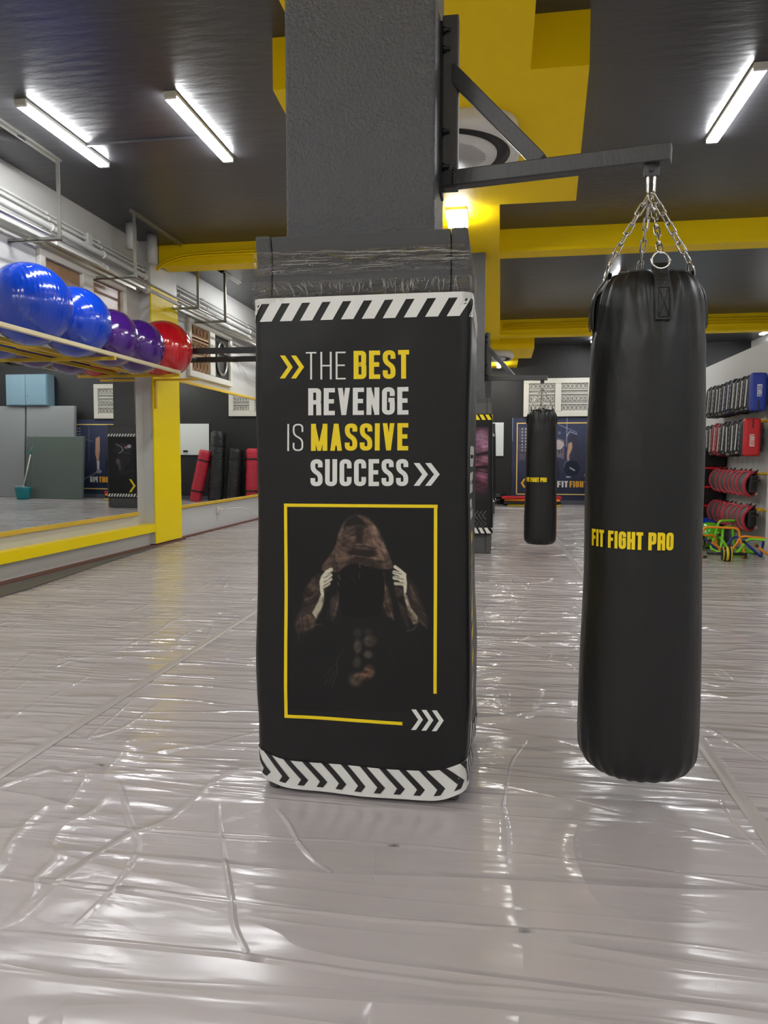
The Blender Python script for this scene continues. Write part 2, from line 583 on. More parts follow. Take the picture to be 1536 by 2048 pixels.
# ---------------------------------------------------------------- soft printed pictures (colour stored per vertex)
def raster(X, Y, bg, layers, seed=0, grain=0.0, folds=0):
    img = np.empty(X.shape + (3,))
    img[...] = bg
    for ly in layers:
        k = ly[0]
        if k == 'p':
            _, pts, col, al, fe = ly
            P = np.array(pts, float)
            if len(P) > 5 and sum(col) < 340:
                Q = np.roll(P, -1, 0)
                P = np.stack([P * .78 + Q * .22, P * .22 + Q * .78], 1).reshape(-1, 2)
            d = np.full(X.shape, 1e9)
            ins = np.zeros(X.shape, bool)
            n = len(P)
            for i in range(n):
                a, b = P[i], P[(i + 1) % n]
                e = b - a
                px, py = X - a[0], Y - a[1]
                tt = np.clip((px * e[0] + py * e[1]) / (e @ e + 1e-9), 0, 1)
                d = np.minimum(d, np.hypot(px - tt * e[0], py - tt * e[1]))
                cr = ((a[1] > Y) != (b[1] > Y)) & (X < (b[0] - a[0]) * (Y - a[1]) / (b[1] - a[1] + 1e-12) + a[0])
                ins ^= cr
            sd = np.where(ins, d, -d)
            w = np.clip(sd / fe + 0.5, 0, 1) * al
        elif k == 'l':
            _, pts, wd, col, al, fe = ly
            d = np.full(X.shape, 1e9)
            for a, b in zip(pts, pts[1:]):
                a, b = np.array(a, float), np.array(b, float)
                e = b - a
                px, py = X - a[0], Y - a[1]
                tt = np.clip((px * e[0] + py * e[1]) / (e @ e + 1e-9), 0, 1)
                d = np.minimum(d, np.hypot(px - tt * e[0], py - tt * e[1]))
            w = np.clip((wd / 2 - d) / fe + 0.5, 0, 1) * al
        else:
            _, cx, cy, rx, ry, col, al, fe = ly
            q = np.hypot((X - cx) / rx, (Y - cy) / ry)
            w = np.clip((1 - q) / fe + 0.5, 0, 1) * al
        img = img * (1 - w[..., None]) + np.array(col, float) * w[..., None]
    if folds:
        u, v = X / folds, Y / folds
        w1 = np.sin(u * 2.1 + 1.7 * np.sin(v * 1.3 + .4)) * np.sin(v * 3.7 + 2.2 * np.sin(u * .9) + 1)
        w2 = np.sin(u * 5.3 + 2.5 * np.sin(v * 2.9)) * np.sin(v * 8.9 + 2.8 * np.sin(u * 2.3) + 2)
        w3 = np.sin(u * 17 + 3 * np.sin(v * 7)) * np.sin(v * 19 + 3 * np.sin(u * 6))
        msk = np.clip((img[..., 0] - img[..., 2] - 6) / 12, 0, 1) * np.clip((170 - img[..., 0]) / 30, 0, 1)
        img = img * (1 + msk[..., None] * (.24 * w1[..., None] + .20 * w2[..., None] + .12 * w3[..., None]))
    if grain:
        rs = np.random.RandomState(seed)
        g = rs.rand(*X.shape) - 0.5
        g = (g + np.roll(g, 1, 1) + np.roll(g, 1, 0)) * grain
        img = img * (1 + g[..., None])
    return np.clip(img, 0, 255)


def picture(name, nx, ny, x0, x1, y0, y1, fn, bg, layers, parent=None, grain=0.0, folds=0, m=None):
    """grid print; picture coordinates x0..x1, y0..y1 (y down); fn(x, y) -> world point"""
    xs, ys = np.linspace(x0, x1, nx), np.linspace(y0, y1, ny)
    X, Y = np.meshgrid(xs, ys)
    img = raster(X, Y, bg, layers, grain=grain, folds=folds)
    vs = [fn(x, y) for y in ys for x in xs]
    fs = [(j * nx + i, (j + 1) * nx + i, (j + 1) * nx + i + 1, j * nx + i + 1) for j in range(ny - 1) for i in range(nx - 1)]
    me = bpy.data.meshes.new(name)
    me.from_pydata([tuple(v) for v in vs], [], fs)
    c = img.reshape(-1, 3) / 255
    c = np.where(c <= 0.04045, c / 12.92, ((c + 0.055) / 1.055) ** 2.4)
    at = me.color_attributes.new('Col', 'FLOAT_COLOR', 'POINT')
    at.data.foreach_set('color', np.concatenate([c, np.ones((len(c), 1))], 1).astype(np.float32).ravel())
    me.materials.append(m or M['art'])
    o = bpy.data.objects.new(name, me)
    COL.objects.link(o)
    if parent is not None:
        o.parent = parent
    return o


# ================================================================ THE ROOM
ZC = 3.75
XL, XR, Y0, Y1 = -4.40, 5.60, -4.0, 18.1
struct('floor', MB().box(XL - .1, XR + .1, Y0 - .1, Y1 + .1, -0.1, 0), M['floor'])
struct('ceiling', MB().box(XL - .1, XR + .1, Y0 - .1, Y1 + .1, ZC, ZC + .1), M['ceiling'])
struct('wall_left', MB().box(XL - .1, XL, Y0, Y1, 0, ZC), M['wall'])
struct('wall_back', MB().box(XL - .1, XR + .1, Y1, Y1 + .1, 0, ZC), M['black_wall'])
struct('wall_right', MB().box(XR, XR + .1, Y0, Y1, 0, ZC), M['wall'])
struct('wall_front', MB().box(XL - .1, XR + .1, Y0 - .1, Y0, 0, ZC), M['wall'])
struct('wall_partition', MB().box(2.95, 3.07, 8.55, 12.9, 0, 2.42), M['wall'])
struct('wall_pier', MB().box(2.86, 3.07, 7.5, 8.55, 0, 2.42), M['wall'])

# yellow ceiling beams
bmz = MB()
bmz.prism([(-1.14, Y0), (0.156, Y0), (0.156, 4.71), (-1.14, 4.71)], 3.432, ZC)
struct('beam_near', bmz, M['yellow'])
struct('beam_bulkhead', MB().prism([(-1.45, 4.71), (0.50, 4.71), (0.655, 7.08), (-1.55, 7.08)], 3.432, ZC), M['yellow'])
struct('beam_middle', MB().box(-0.90, -0.03, 7.08, 15.2, 3.44, ZC), M['yellow'])
struct('beam_rear_bulkhead', MB().box(-1.4, 0.65, 15.2, 16.7, 3.29, ZC), M['yellow'])
struct('beam_rear_step', MB().box(-1.2, 0.37, 16.7, 18.1, 3.25, ZC), M['yellow'])


def cross_beam(name, y, x0, x1, z=3.50):
    mb = MB().box(x0, x1, y, y + .32, z, ZC)
    mb.box(x0, x1, y - .015, y + .06, z - .012, z + .03)
    return struct(name, mb, M['yellow'])


cross_beam('beam_cross_1', 8.90, -4.24, -0.90)
cross_beam('beam_cross_2', 8.90, -0.03, XR)
cross_beam('beam_cross_3', 14.6, -4.02, -0.90, 3.45)
cross_beam('beam_cross_4', 14.6, -0.03, XR, 3.45)
cross_beam('beam_cross_5', 2.55, -4.02, -1.14)
cross_beam('beam_cross_6', 2.55, 0.156, XR)

# left wall: pilaster, ledge, mirror surround
mb = MB().box(XL, -4.252, 8.69, 9.43, 0.03, ZC)
o = struct('wall_pilaster', mb, M['wall_low'])
struct('trim_1', MB().box(-4.262, -4.245, 8.68, 9.44, 0.035, 3.21), M['yellow_gloss'], 'yellow painted face of the wall pilaster')
struct('trim_2', MB().box(XL, -4.25, Y0, 8.69, .185, .285), M['yellow_gloss'], 'yellow painted ledge below the mirrors')
struct('baseboard_left', MB().box(XL, -4.33, Y0, 8.69, .02, .19).box(XL, -4.36, 9.43, Y1, .02, .40), M['wall_low'])
struct('trim_3', MB().box(XL, -4.365, Y0, 8.45, .285, .425), M['wall_low'], 'pale grey skirting above the ledge')
struct('trim_4', MB().box(XL, -4.22, Y0, 9.5, 0, .018).box(XL, -4.30, 9.5, Y1, 0, .02), M['terracotta'], 'brown floor edge along the wall')
struct('trim_5', MB().prism([(-4.22, Y0), (-3.86, Y0), (-3.90, 5.6), (-4.08, 7.2), (-4.19, 8.6), (-4.22, 8.6)], 0, .012), M['skirting'], 'dark grey floor strip beside the ledge')
struct('trim_6', MB().box(XL, XR, Y1 - .03, Y1, 0, .10), mat('blue_grey_skirting', rgb(86, 92, 104), .5), 'blue grey skirting of the back wall')
struct('trim_7', MB().box(XL, -4.38, 9.43, 9.445, 0, 3.3).box(XL, -4.38, 9.74, 9.745, 2.2, 3.3), M['wall_low'], 'thin seam strip on the left wall')

# ---------------------------------------------------------------- mirrors
TILT, YAW = math.radians(0.25), math.radians(-0.69)


def mirror(name, y0, y1, z0, z1, label):
    c = Vector((XL + .05, (y0 + y1) / 2, (z0 + z1) / 2))
    o = MB().box(-.006, .006, -(y1 - y0) / 2 + .002, (y1 - y0) / 2 - .002, -(z1 - z0) / 2, (z1 - z0) / 2).build(name, M['mirror'], loc=c)
    o.rotation_euler = (0, TILT, YAW)
    return tag(o, label, 'mirror', 'wall mirror panels')


mirror('wall_mirror', 7.42, 8.40, .45, 2.10, 'wall mirror panel ending at the grey wall beside the yellow pilaster')
mirror('wall_mirror', 6.18, 7.42, .45, 2.10, 'wide mirror panel under the ball rack reflecting the leaning green mats')
mirror('wall_mirror', 4.94, 6.18, .45, 2.10, 'mirror panel at the frame edge under the largest blue ball')
mirror('wall_mirror', 9.52, 9.97, .45, 2.14, 'narrow mirror panel just behind the yellow pilaster')
mirror('wall_mirror', 9.97, 11.20, .45, 2.14, 'mirror panel reflecting the whiteboard behind the yellow pilaster')
mirror('wall_mirror', 11.20, 12.42, .45, 2.14, 'mirror panel reflecting the black rolled mats')
mirror('wall_mirror', 12.42, 13.6, .45, 2.14, 'farthest visible mirror panel next to the padded pillar edge')


def mirror_trim(y0, y1, z0, z1, bottom, top):
    if bottom:
        tag(bevel(MB().box(XL, -4.325, y0, y1, z0 - .03, z0 + .012).build('mirror_trim', M['amber'])), bottom, 'mirror trim')
    if top:
        tag(bevel(MB().box(XL, -4.325, y0, y1, z1 - .01, z1 + .03).build('mirror_trim', M['amber'])), top, 'mirror trim')


mirror_trim(2.5, 8.42, .44, 2.11, 'amber ledge strip under the mirrors by the ball rack', 'amber strip on top of the mirrors behind the ball rack')
mirror_trim(9.45, 14.2, .44, 2.15, 'amber ledge strip under the mirrors beyond the pilaster', 'amber strip on top of the mirrors beyond the pilaster')

# ---------------------------------------------------------------- left wall windows
def wall_window(name, y0, y1, z0, z1, style, label):
    fr = MB()
    x = XL
    fr.box(x, x + .05, y0, y1, z1 - .09, z1).box(x, x + .05, y0, y1, z0, z0 + .09)
    fr.box(x, x + .05, y0, y0 + .09, z0 + .09, z1 - .09).box(x, x + .05, y1 - .09, y1, z0 + .09, z1 - .09)
    ym = (y0 + y1) / 2
    fr.box(x, x + .055, ym - .10, ym + .10, z0 + .09, z1 - .09)
    fo = fr.build(name, M['white_frame'])
    bevel(fo, .008)
    tag(fo, label, kind='structure')
    gl = MB().box(x, x + .012, y0 + .09, ym - .10, z0 + .09, z1 - .09)
    gl.build('window_pane', M['brown_glass'], fo)
    MB().box(x, x + .012, ym + .10, y1 - .09, z0 + .09, z1 - .09).build('window_pane', M['brown_glass'] if style == 0 else M['steel_dark'], fo)
    if style:
        g = MB()
        ya, yb = y0 + .10, ym - .11
        for zz in (z0 + .28, z0 + .52, z1 - .28):
            g.box(x + .012, x + .03, ya, yb, zz, zz + .05)
        for k in range(5):
            for q in range(3):
                c = (x + .025, ya + (k + .5) * (yb - ya) / 5, z0 + .19 + q * .24)
                g.tube([(c[0], c[1] + .05 * math.cos(a), c[2] + .07 * math.sin(a)) for a in [i * PI / 6 for i in range(12)]], .009, 6, closed=True)
        g.build('window_grille', M['brown_iron'], fo)
        # arched dark lattice of the other leaf
        g = MB()
        yc = (ym + .10 + y1 - .09) / 2
        arch = [(yc - .2, z0 + .35)] + [(yc - .2 * math.cos(a), z1 - .45 + .28 * math.sin(a)) for a in [i * PI / 10 for i in range(11)]] + [(yc + .2, z0 + .35)]
        arch += [(yc + .2 * math.cos(a), z0 + .35 - .2 * math.sin(a)) for a in [i * PI / 8 for i in range(1, 8)]]
        g.tube([(x + .03, a, b) for a, b in arch], .022, 6, closed=True)
        g.build('window_grille', M['galv'], fo)
    return fo


wall_window('window_1', 6.62, 8.28, 2.42, 3.13, 0, 'high white framed window with brown covered panes above the ball rack')
wall_window('window_2', 10.05, 11.75, 2.27, 3.10, 1, 'white framed window with brown scrollwork and dark arched leaf')

# ---------------------------------------------------------------- pipes, tray and hangers high on the left wall
def pipe_run(pts, r, label, m='pipe', clamps=True, group='pipes high on the left wall'):
    o = tag(MB().tube(pts, r, 10).build('wall_pipe', M[m]), label, 'pipe', group)
    if clamps:
        a, b = Vector(pts[0]), Vector(pts[-1])
        n = int((b - a).length / .95)
        for i in range(5, n):
            p = a.lerp(b, i / n)
            c = MB().tube([p - Vector((0, .012, 0)), p + Vector((0, .012, 0))], r * 1.35, 10)
            c.box(XL, p.x, p.y - .006, p.y + .006, p.z - .006, p.z + .006)
            c.build('pipe_clamp', M['white_plastic'], o)
    return o


for x, z, r, lb in ((-4.33, 3.49, .014, 'thin uppermost pipe running along the left wall'),
                    (-4.31, 3.435, .016, 'second thin pipe below the uppermost on the left wall'),
                    (-4.29, 3.355, .032, 'thick pale pipe under the two thin ones on the left wall'),
                    (-4.30, 3.27, .022, 'medium pale pipe in the middle of the wall pipe bank'),
                    (-4.27, 3.20, .036, 'thickest pale pipe, lowest of the wall pipe bank')):
    pipe_run([(x, 1.0, z), (x, Y1, z - .12)], r, lb)
for x, z, lb in ((-4.34, 3.13, 'slim conduit against the wall just above the windows'), (-3.98, 3.085, 'slim metal conduit lying on the hanger arms')):
    pipe_run([(x, 1.0, z), (x, Y1, z)], .013, lb, clamps=False, m='galv')
tray = MB()
tray.box(-4.12, -4.085, 1.0, 8.2, 3.05, 3.075).box(-4.20, -4.195, 1.0, 8.2, 3.05, 3.08)
tag(tray.build('cable_tray', M['galv']), 'galvanised cable tray resting on the hanger arms above the ball rack', 'cable tray')
tray = MB()
tray.box(-4.12, -4.085, 9.2, 14.2, 3.05, 3.075).box(-4.20, -4.195, 9.2, 14.2, 3.05, 3.08)
tag(tray.build('cable_tray', M['galv']), 'galvanised cable tray beyond the yellow cross beam', 'cable tray')


def hanger(y, rail0, rail1, label):
    t = thing('tray_hanger', (-3.90, y, 3.04), label, 'hanger', 'hangers of the cable tray')
    MB().box(-.02, .02, rail0 - y, rail1 - y, .69, .71).box(-.02, -.014, rail0 - y, rail1 - y, .67, .71).build('ceiling_rail', M['galv'], t)
    MB().box(-.018, .018, -.004, .004, 0, .69).box(-.018, -.012, 0, .03, 0, .69).build('drop_rod', M['galv'], t)
    MB().box(-.5, .018, -.02, .02, 0, .006).box(-.5, .018, -.02, -.015, -.001, .03).build('arm', M['galv'], t)


hanger(6.23, 4.6, 6.27, 'metal drop hanger nearest the camera above the blue balls')
hanger(7.62, 7.55, 8.85, 'metal drop hanger in front of the two stub ducts')
hanger(9.30, 9.2, 10.2, 'metal drop hanger just beyond the yellow cross beam')
hanger(10.26, 10.0, 10.9, 'farthest metal drop hanger with its rail on the dark ceiling')
for k, (x, y, z0, r, lb) in enumerate(((-4.16, 8.05, 3.47, .06, 'white stub duct rising to the ceiling beside the hanger'), (-4.12, 8.48, 3.42, .06, 'white stub duct next to the yellow cross beam end'))):
    tag(MB().tube([(x, y, z0), (x, y, ZC)], r, 16).build('vertical_duct', M['pipe']), lb, 'duct', 'white stub ducts')
tag(MB().rbox(-4.33, -4.28, 7.35, 7.45, 3.30, 3.46).build('junction_box', M['pipe']), 'small pale junction box on the wall among the pipes', 'junction box')
tag(MB().tube([(-4.37, 5.6, 3.12), (-4.30, 5.62, 3.12)], .03, 8).build('wall_bell', M['black_plastic']), 'small dark round fitting on the wall beneath the pipes', 'fitting')

# conduits on the cross beam faces
def beam_conduit(pts, label, r=.012):
    tag(MB().tube(pts, r, 8).build('beam_conduit', M['yellow']), label, 'conduit', 'yellow painted conduits on the beams')


for k, z in enumerate((3.60, 3.63)):
    pts = [(-4.28, 8.86, z - .18)] + [(-3.6 - .62 * math.cos(a) , 8.87, z - .16 + .16 * math.sin(a)) for a in [i * PI / 16 for i in range(1, 9)]] + [(-0.95, 8.87, z)]
    beam_conduit(pts, ('lower' if k == 0 else 'upper') + ' yellow conduit curving up along the left cross beam')
for k, z in enumerate((3.56, 3.61, 3.66)):
    beam_conduit([(0.02, 14.575, z), (XR, 14.575, z)], ('lowest', 'middle', 'topmost')[k] + ' of three yellow conduits along the far right cross beam', .014)

# ---------------------------------------------------------------- ceiling battens
def batten():
    t = thing('ceiling_light', (0, 0, 0), 'x', 'light', 'linear ceiling battens')
    MB().rbox(-.048, .048, -.60, .60, -.03, 0, .006).build('housing', M['white_plastic'], t)
    MB().box(-.043, .043, -.57, .57, -.050, -.028).build('diffuser', M['tube'], t)
    MB().rbox(-.046, .046, -.60, -.57, -.052, -.02, .006).build('end_cap', M['white_plastic'], t)
    MB().rbox(-.046, .046, .57, .60, -.052, -.02, .006).build('end_cap', M['white_plastic'], t)
    return t


b0 = batten()
LX = (-3.53, -2.39, 1.70, 3.0, 4.2)
lights = []
named = {(-3.53, 5.78): 'linear ceiling light nearest the left wall with pipes',
         (-2.39, 5.84): 'linear ceiling light between the wall row and the dark pillar',
         (1.70, 6.08): 'linear ceiling light to the right above the hanging bag arm',
         (4.06, 11.2): 'linear ceiling light beyond the first right cross beam',
         (2.03, 16.8): 'linear ceiling light seen just past the near bag edge',
         (5.42, 16.3): 'linear ceiling light above the white partition'}
pos = list(named) + [(-3.53, 11.6), (-2.39, 11.6), (1.7, 11.7), (-3.5, 16.6), (-2.39, 16.6), (4.2, 6.0), (3.7, 16.8),
                     (-3.53, -.4), (-2.39, -.4), (1.7, -.4), (4.2, -.4), (-3.2, -2.6), (-1.9, -2.6), (1.7, -2.6), (3.6, -2.6), (-3.53, 2.6), (4.2, 2.9)]  # unseen lights added for lighting, some continuing the visible grid
for k, (x, y) in enumerate(pos):
    t = b0 if k == 0 else copy_tree(b0)
    t.location = (x, y, ZC)
    t['label'] = named.get((x, y), 'unseen linear ceiling light added to fill out the room lighting')
# wider batten beneath the middle beam
t = thing('beam_light', (-0.43, 7.30, 3.44), 'short wide bright light under the yellow beam behind the pillar', 'light')
MB().rbox(-.10, .10, -.2, .2, -.03, 0, .006).build('housing', M['white_plastic'], t)
MB().box(-.095, .095, -.19, .19, -.075, -.028).build('diffuser', M['tube'], t)
t = thing('beam_light', (-0.05, 16.9, 3.25), 'small lit batten beside the far ceiling air unit', 'light')
MB().rbox(-.05, .05, -.1, .6, -.03, 0, .006).build('housing', M['white_plastic'], t)
MB().box(-.042, .042, -.08, .58, -.062, -.028).build('diffuser', M['tube'], t)
tag(MB().box(-3.48, -2.4, 5.985, 6.01, ZC - .018, ZC).build('ceiling_conduit', M['ceiling']), 'dark conduit between the two left ceiling lights', 'conduit')
tag(MB().lathe([(.001, -.03), (.10, -.03), (.12, 0)], (-4.0, 5.75, ZC), 20).build('ceiling_rose', M['ceiling']), 'round dark ceiling cover at the left frame edge', 'ceiling cover')

# ---------------------------------------------------------------- ceiling air cassettes
def cassette(x, y, z, label, s=1.0):
    t = thing('air_cassette', (x, y, z), label, 'air conditioner', 'ceiling air cassettes')
    t.scale = (s, s, s)
    n = 40
    def sq(r, zz):
        return [((abs(math.cos(a)) ** .55) * math.copysign(1, math.cos(a)) * r, (abs(math.sin(a)) ** .55) * math.copysign(1, math.sin(a)) * r, zz) for a in [2 * PI * i / n for i in range(n)]]
    rings = [sq(.53, 0), sq(.54, -.07), sq(.50, -.10), [(math.cos(a) * .47, math.sin(a) * .47, -.10) for a in [2 * PI * i / n for i in range(n)]]]
    vs = [p for r in rings for p in r]
    fs = [(i * n + j, i * n + (j + 1) % n, (i + 1) * n + (j + 1) % n, (i + 1) * n + j) for i in range(3) for j in range(n)]
    MB().add(vs, fs, True).build('casing', M['white_plastic'], t)
    MB().lathe([(.47, -.10), (.46, -.085), (.38, -.075), (.37, -.09)], n=40).build('air_slot', M['black_plastic'], t)
    MB().lathe([(.375, -.095), (.37, -.112), (.001, -.118)], n=40).build('cover', M['white_plastic'], t)
    h = MB()
    for i in range(-15, 16):
        for j in range(-15, 16):
            px, py = i * .021 + (.0105 if j % 2 else 0), j * .018
            if math.hypot(px, py) < .29:
                h.add([(px + .006 * math.cos(a), py + .006 * math.sin(a), -.1195) for a in [k * PI / 3 for k in range(6)]], [tuple(range(6))])
    h.build('perforation', M['pad_grey'], t)
    return t


cassette(-.42, 5.66, 3.432, 'round ceiling air unit with black ring behind the bag bracket')
cassette(-.28, 15.95, 3.29, 'far round ceiling air unit above the second bag bracket')


# ================================================================ PILLARS WITH PADDING
PW, PD = .684, .57      # padding outer width, depth
RC = .030


def perim(s, r=None):
    """distance s along the padded perimeter from the middle of the front -> local x, y, normal"""
    hw, hd, r = PW / 2, PD, (RC if r is None else r)
    sg = 1 if s >= 0 else -1
    a = abs(s)
    f = hw - r
    q = r * PI / 2
    if a <= f:
        x, y, nx, ny = a, 0, 0, -1
    elif a <= f + q:
        t = (a - f) / r
        x, y, nx, ny = f + r * math.sin(t), r - r * math.cos(t), math.sin(t), -math.cos(t)
    elif a <= f + q + (hd - 2 * r):
        x, y, nx, ny = hw, r + (a - f - q), 1, 0
    elif a <= f + 2 * q + (hd - 2 * r):
        t = (a - f - q - (hd - 2 * r)) / r
        x, y, nx, ny = f + r * math.cos(t), hd - r + r * math.sin(t), math.cos(t), math.sin(t)
    else:
        x, y, nx, ny = f - (a - f - 2 * q - (hd - 2 * r)), hd, 0, 1
    return x * sg + 0, y, nx * sg, ny


S_MAX = (PW / 2 - RC) * 2 + PI * RC + (PD - 2 * RC)


def wob(s, z, seed):
    """gentle wrinkles and bulge of the wrapped sheet"""
    n = noise.noise(Vector((s * 2.2 + seed * 7, z * 1.6, seed))) * .010
    n += noise.noise(Vector((s * 6 + 3, z * 4 + seed * 5, 1.3))) * .004
    low = max(0, 1 - z / .5)
    n += low * .012 * noise.noise(Vector((s * 5, z * 9, 4.4 + seed)))
    n += .012 * math.exp(-((z - .35) / .3) ** 2)
    corner = math.exp(-((abs(s) - .33) / .06) ** 2)
    n = max(n, -.004) - low * corner * .010
    return n


def wrap_pt(s, z, off=0.0, seed=0.0):
    x, y, nx, ny = perim(s)
    d = wob(s, z, seed) + off
    return Vector((x + nx * d, y + ny * d, z))


def banner_bottom(s):
    return .012 + .032 * math.exp(-((abs(s) - .36) / .07) ** 2) + .012 * abs(s)


def wrap_mesh(z0, z1, nz, seed, off=0.0, ns=150):
    mb = MB()
    vs, fs = [], []
    for j in range(nz + 1):
        for i in range(ns + 1):
            s = -S_MAX + 2 * S_MAX * i / ns
            a = z0(s) if callable(z0) else z0
            z = a + (z1 - a) * j / nz
            vs.append(wrap_pt(s, z, off, seed))
    for j in range(nz):
        for i in range(ns):
            a = j * (ns + 1) + i
            fs.append((a, a + 1, a + ns + 2, a + ns + 1))
    mb.add(vs, fs, True)
    return mb


def foam_padding(t, ztop=1.79, pinch=True, hid=(-1, 1.575)):
    """four grey foam slabs wrapped round the pillar, the side ones showing their edges at the front"""
    hw = PW / 2 - .002
    def slab(x0, x1, y0, y1, zt, lean=0.0):
        mb = MB()
        n = 30
        vs = []
        for k in range(n + 1):
            z = .004 + (zt - .004) * k / n
            p = .014 * math.exp(-((z - 1.705) / .035) ** 2) if pinch else 0
            cx, cy = (x0 + x1) / 2, (y0 + y1) / 2
            top = .008 if z > 1.75 else 0
            for (x, y) in ((x0, y0), (x1, y0), (x1, y1), (x0, y1)):
                q = Vector((x, y, z))
                if hid[0] < z < hid[1]:
                    if abs(x) > hw - .01: q.x -= math.copysign(.024, x)
                    if y < .01: q.y += .024
                    if y > PD - .01: q.y -= .02
                if abs(x) > hw - .01: q.x -= math.copysign(p - top, x)
                if y < .01: q.y += p - top
                vs.append(q)
        fs = [tuple((k * 4 + j, k * 4 + (j + 1) % 4, k * 4 + 4 + (j + 1) % 4, k * 4 + 4 + j)) for k in range(n) for j in range(4)]
        fs += [(3, 2, 1, 0), (n * 4, n * 4 + 1, n * 4 + 2, n * 4 + 3)]
        return mb.add(vs, fs)
    e = .060
    bevel(slab(-hw + e, hw - e, .006, .09, ztop).build('foam_panel', M['foam'], t), .004)
    bevel(slab(-hw, -hw + e - .003, .004, PD - .004, ztop + .004).build('foam_panel', M['foam'], t), .008, 3)
    bevel(slab(hw - e + .003, hw, .004, PD - .004, ztop + .003).build('foam_panel', M['foam'], t), .008, 3)
    slab(-hw + e, hw - e, PD - .09, PD - .004, ztop).build('foam_panel', M['foam'], t)


def bracket(t0, loc, label):
    """wall bracket bolted to the right face of a pillar, arm reaching right and slightly forward"""
    t = thing('bag_bracket', loc, label, 'bag bracket', 'black steel bag brackets')
    ax = math.atan2(-.185, .66)
    c, s = math.cos(ax), math.sin(ax)
    L = .735
    R = Matrix.Rotation(ax, 4, 'Z') @ Matrix.Rotation(math.radians(2.2), 4, 'Y')
    MB().rbox(-.027, .027, -.027, .027, -.03, .528, .004, m=Matrix.Translation((.03, 0, 0))).build('upright', M['steel_black'], t)
    MB().rbox(.0, L + .0, -.026, .026, -.026, .026, .004, m=R).build('arm', M['steel_black'], t)
    a, b = Vector((.05, -.006, .335)), R @ Vector((.34, 0, .02))
    d = b - a
    mx = Matrix.Translation(a) @ d.to_track_quat('X', 'Y').to_matrix().to_4x4()
    MB().rbox(-.03, d.length, -.025, .025, -.025, .025, .003, m=mx).build('brace', M['steel_black'], t)
    MB().box(-.004, .004, -.045, .045, -.05, .50).build('mount_plate', M['bolt'], t)
    bo = MB()
    for z in (.475, .415, .15, .035):
        for y in (-.036, .036):
            bo.tube([(-.002, y, z), (.03, y, z)], .006, 8)
            bo.tube([(.004, y, z), (.014, y, z)], .012, 6)
    bo.build('bolt', M['bolt'], t)
    w = MB()
    for i in range(14):
        a_ = i / 13
        p = R @ Vector((.055 + .002 * math.sin(i * 2), -.028, -.02 + .05 * a_))
        w.sphere(p, .0045, 4)
    for i in range(10):
        w.sphere((.058, -.026 + .052 * i / 9, .315), .005, 4)
    w.build('weld_bead', M['steel_black'], t)
    # hanging lug
    e = R @ Vector((L - .055, 0, -.026))
    MB().rbox(e.x - .022, e.x + .022, e.y - .006, e.y + .006, e.z - .036, e.z + .002, .003).tube([(e.x, e.y - .014, e.z - .018), (e.x, e.y + .014, e.z - .018)], .006, 8).build('lug', M['steel_black'], t)
    return t, Vector(loc) + e


# ---- near pillar
PX, PY = -.4345, 2.285
struct('pillar_near', MB().box(-.697, -.212, 2.39, 2.735, 0, 3.432), M['pillar'])
bevel(bpy.data.objects['pillar_near'], .012, 3)


def pads(name, loc, label, cat='pillar padding'):
    return thing(name, loc, label, cat)


pad1 = pads('pillar_padding', (PX, PY, 0), 'grey foam padding with quote banner wrapped round the nearest pillar')
foam_padding(pad1)
SEED = 0.0
ban = wrap_mesh(banner_bottom, 1.603, 70, SEED).build('banner', M['vinyl'], pad1)
ban['label'] = 'black printed banner with quote and hooded figure'


def front_uv(u, v):
    """photo pixel on the front face -> s, z of the wrap"""
    p = on_plane(u, v, y=PY - .004)
    return p.x - PX, p.z


def on_wrap(u, v, off=.0022):
    s, z = front_uv(u, v)
    return wrap_pt(s, z, off, SEED)


def text_px(mb, s, x0, a0, b0, x1, a1, b1, t, gap=.085):
    """a = top pixel, b = bottom pixel at each end"""
    def fn(u, v):
        x = x0 + (x1 - x0) * u
        top = a0 + (a1 - a0) * u
        bot = b0 + (b1 - b0) * u
        return on_wrap(x, bot + (top - bot) * v)
    return text(mb, s, fn, t, gap)


def quad_strip(mb, pts, fn, n=6):
    """pts = polygon as list of pairs (left, right) subdivided"""
    vs, fs = [], []
    k = 0
    for (a, b), (c, d) in zip(pts, pts[1:]):
        for i in range(n + (1 if (c, d) == pts[-1] else 0)):
            t = i / n
            for w in (0, .5, 1):
                l = (a[0] + (c[0] - a[0]) * t, a[1] + (c[1] - a[1]) * t)
                r = (b[0] + (d[0] - b[0]) * t, b[1] + (d[1] - b[1]) * t)
                vs.append(fn(l[0] + (r[0] - l[0]) * w, l[1] + (r[1] - l[1]) * w))
            k += 1
    fs = [(3 * i + j, 3 * i + j + 1, 3 * i + j + 4, 3 * i + j + 3) for i in range(k - 1) for j in (0, 1)]
    return mb.add(vs, fs)


def chevron_px(mb, x0, x1, y0, y1, w, fn, mirror=False):
    """pointing right: tip at x1"""
    ym = (y0 + y1) / 2
    xa, xt = x0, x1 - w
    if mirror:
        xa, xt = x1 - w, x0
    return quad_strip(mb, [((xa, y0), (xa + w, y0)), ((xt, ym), (xt + w, ym)), ((xa, y1), (xa + w, y1))], fn)


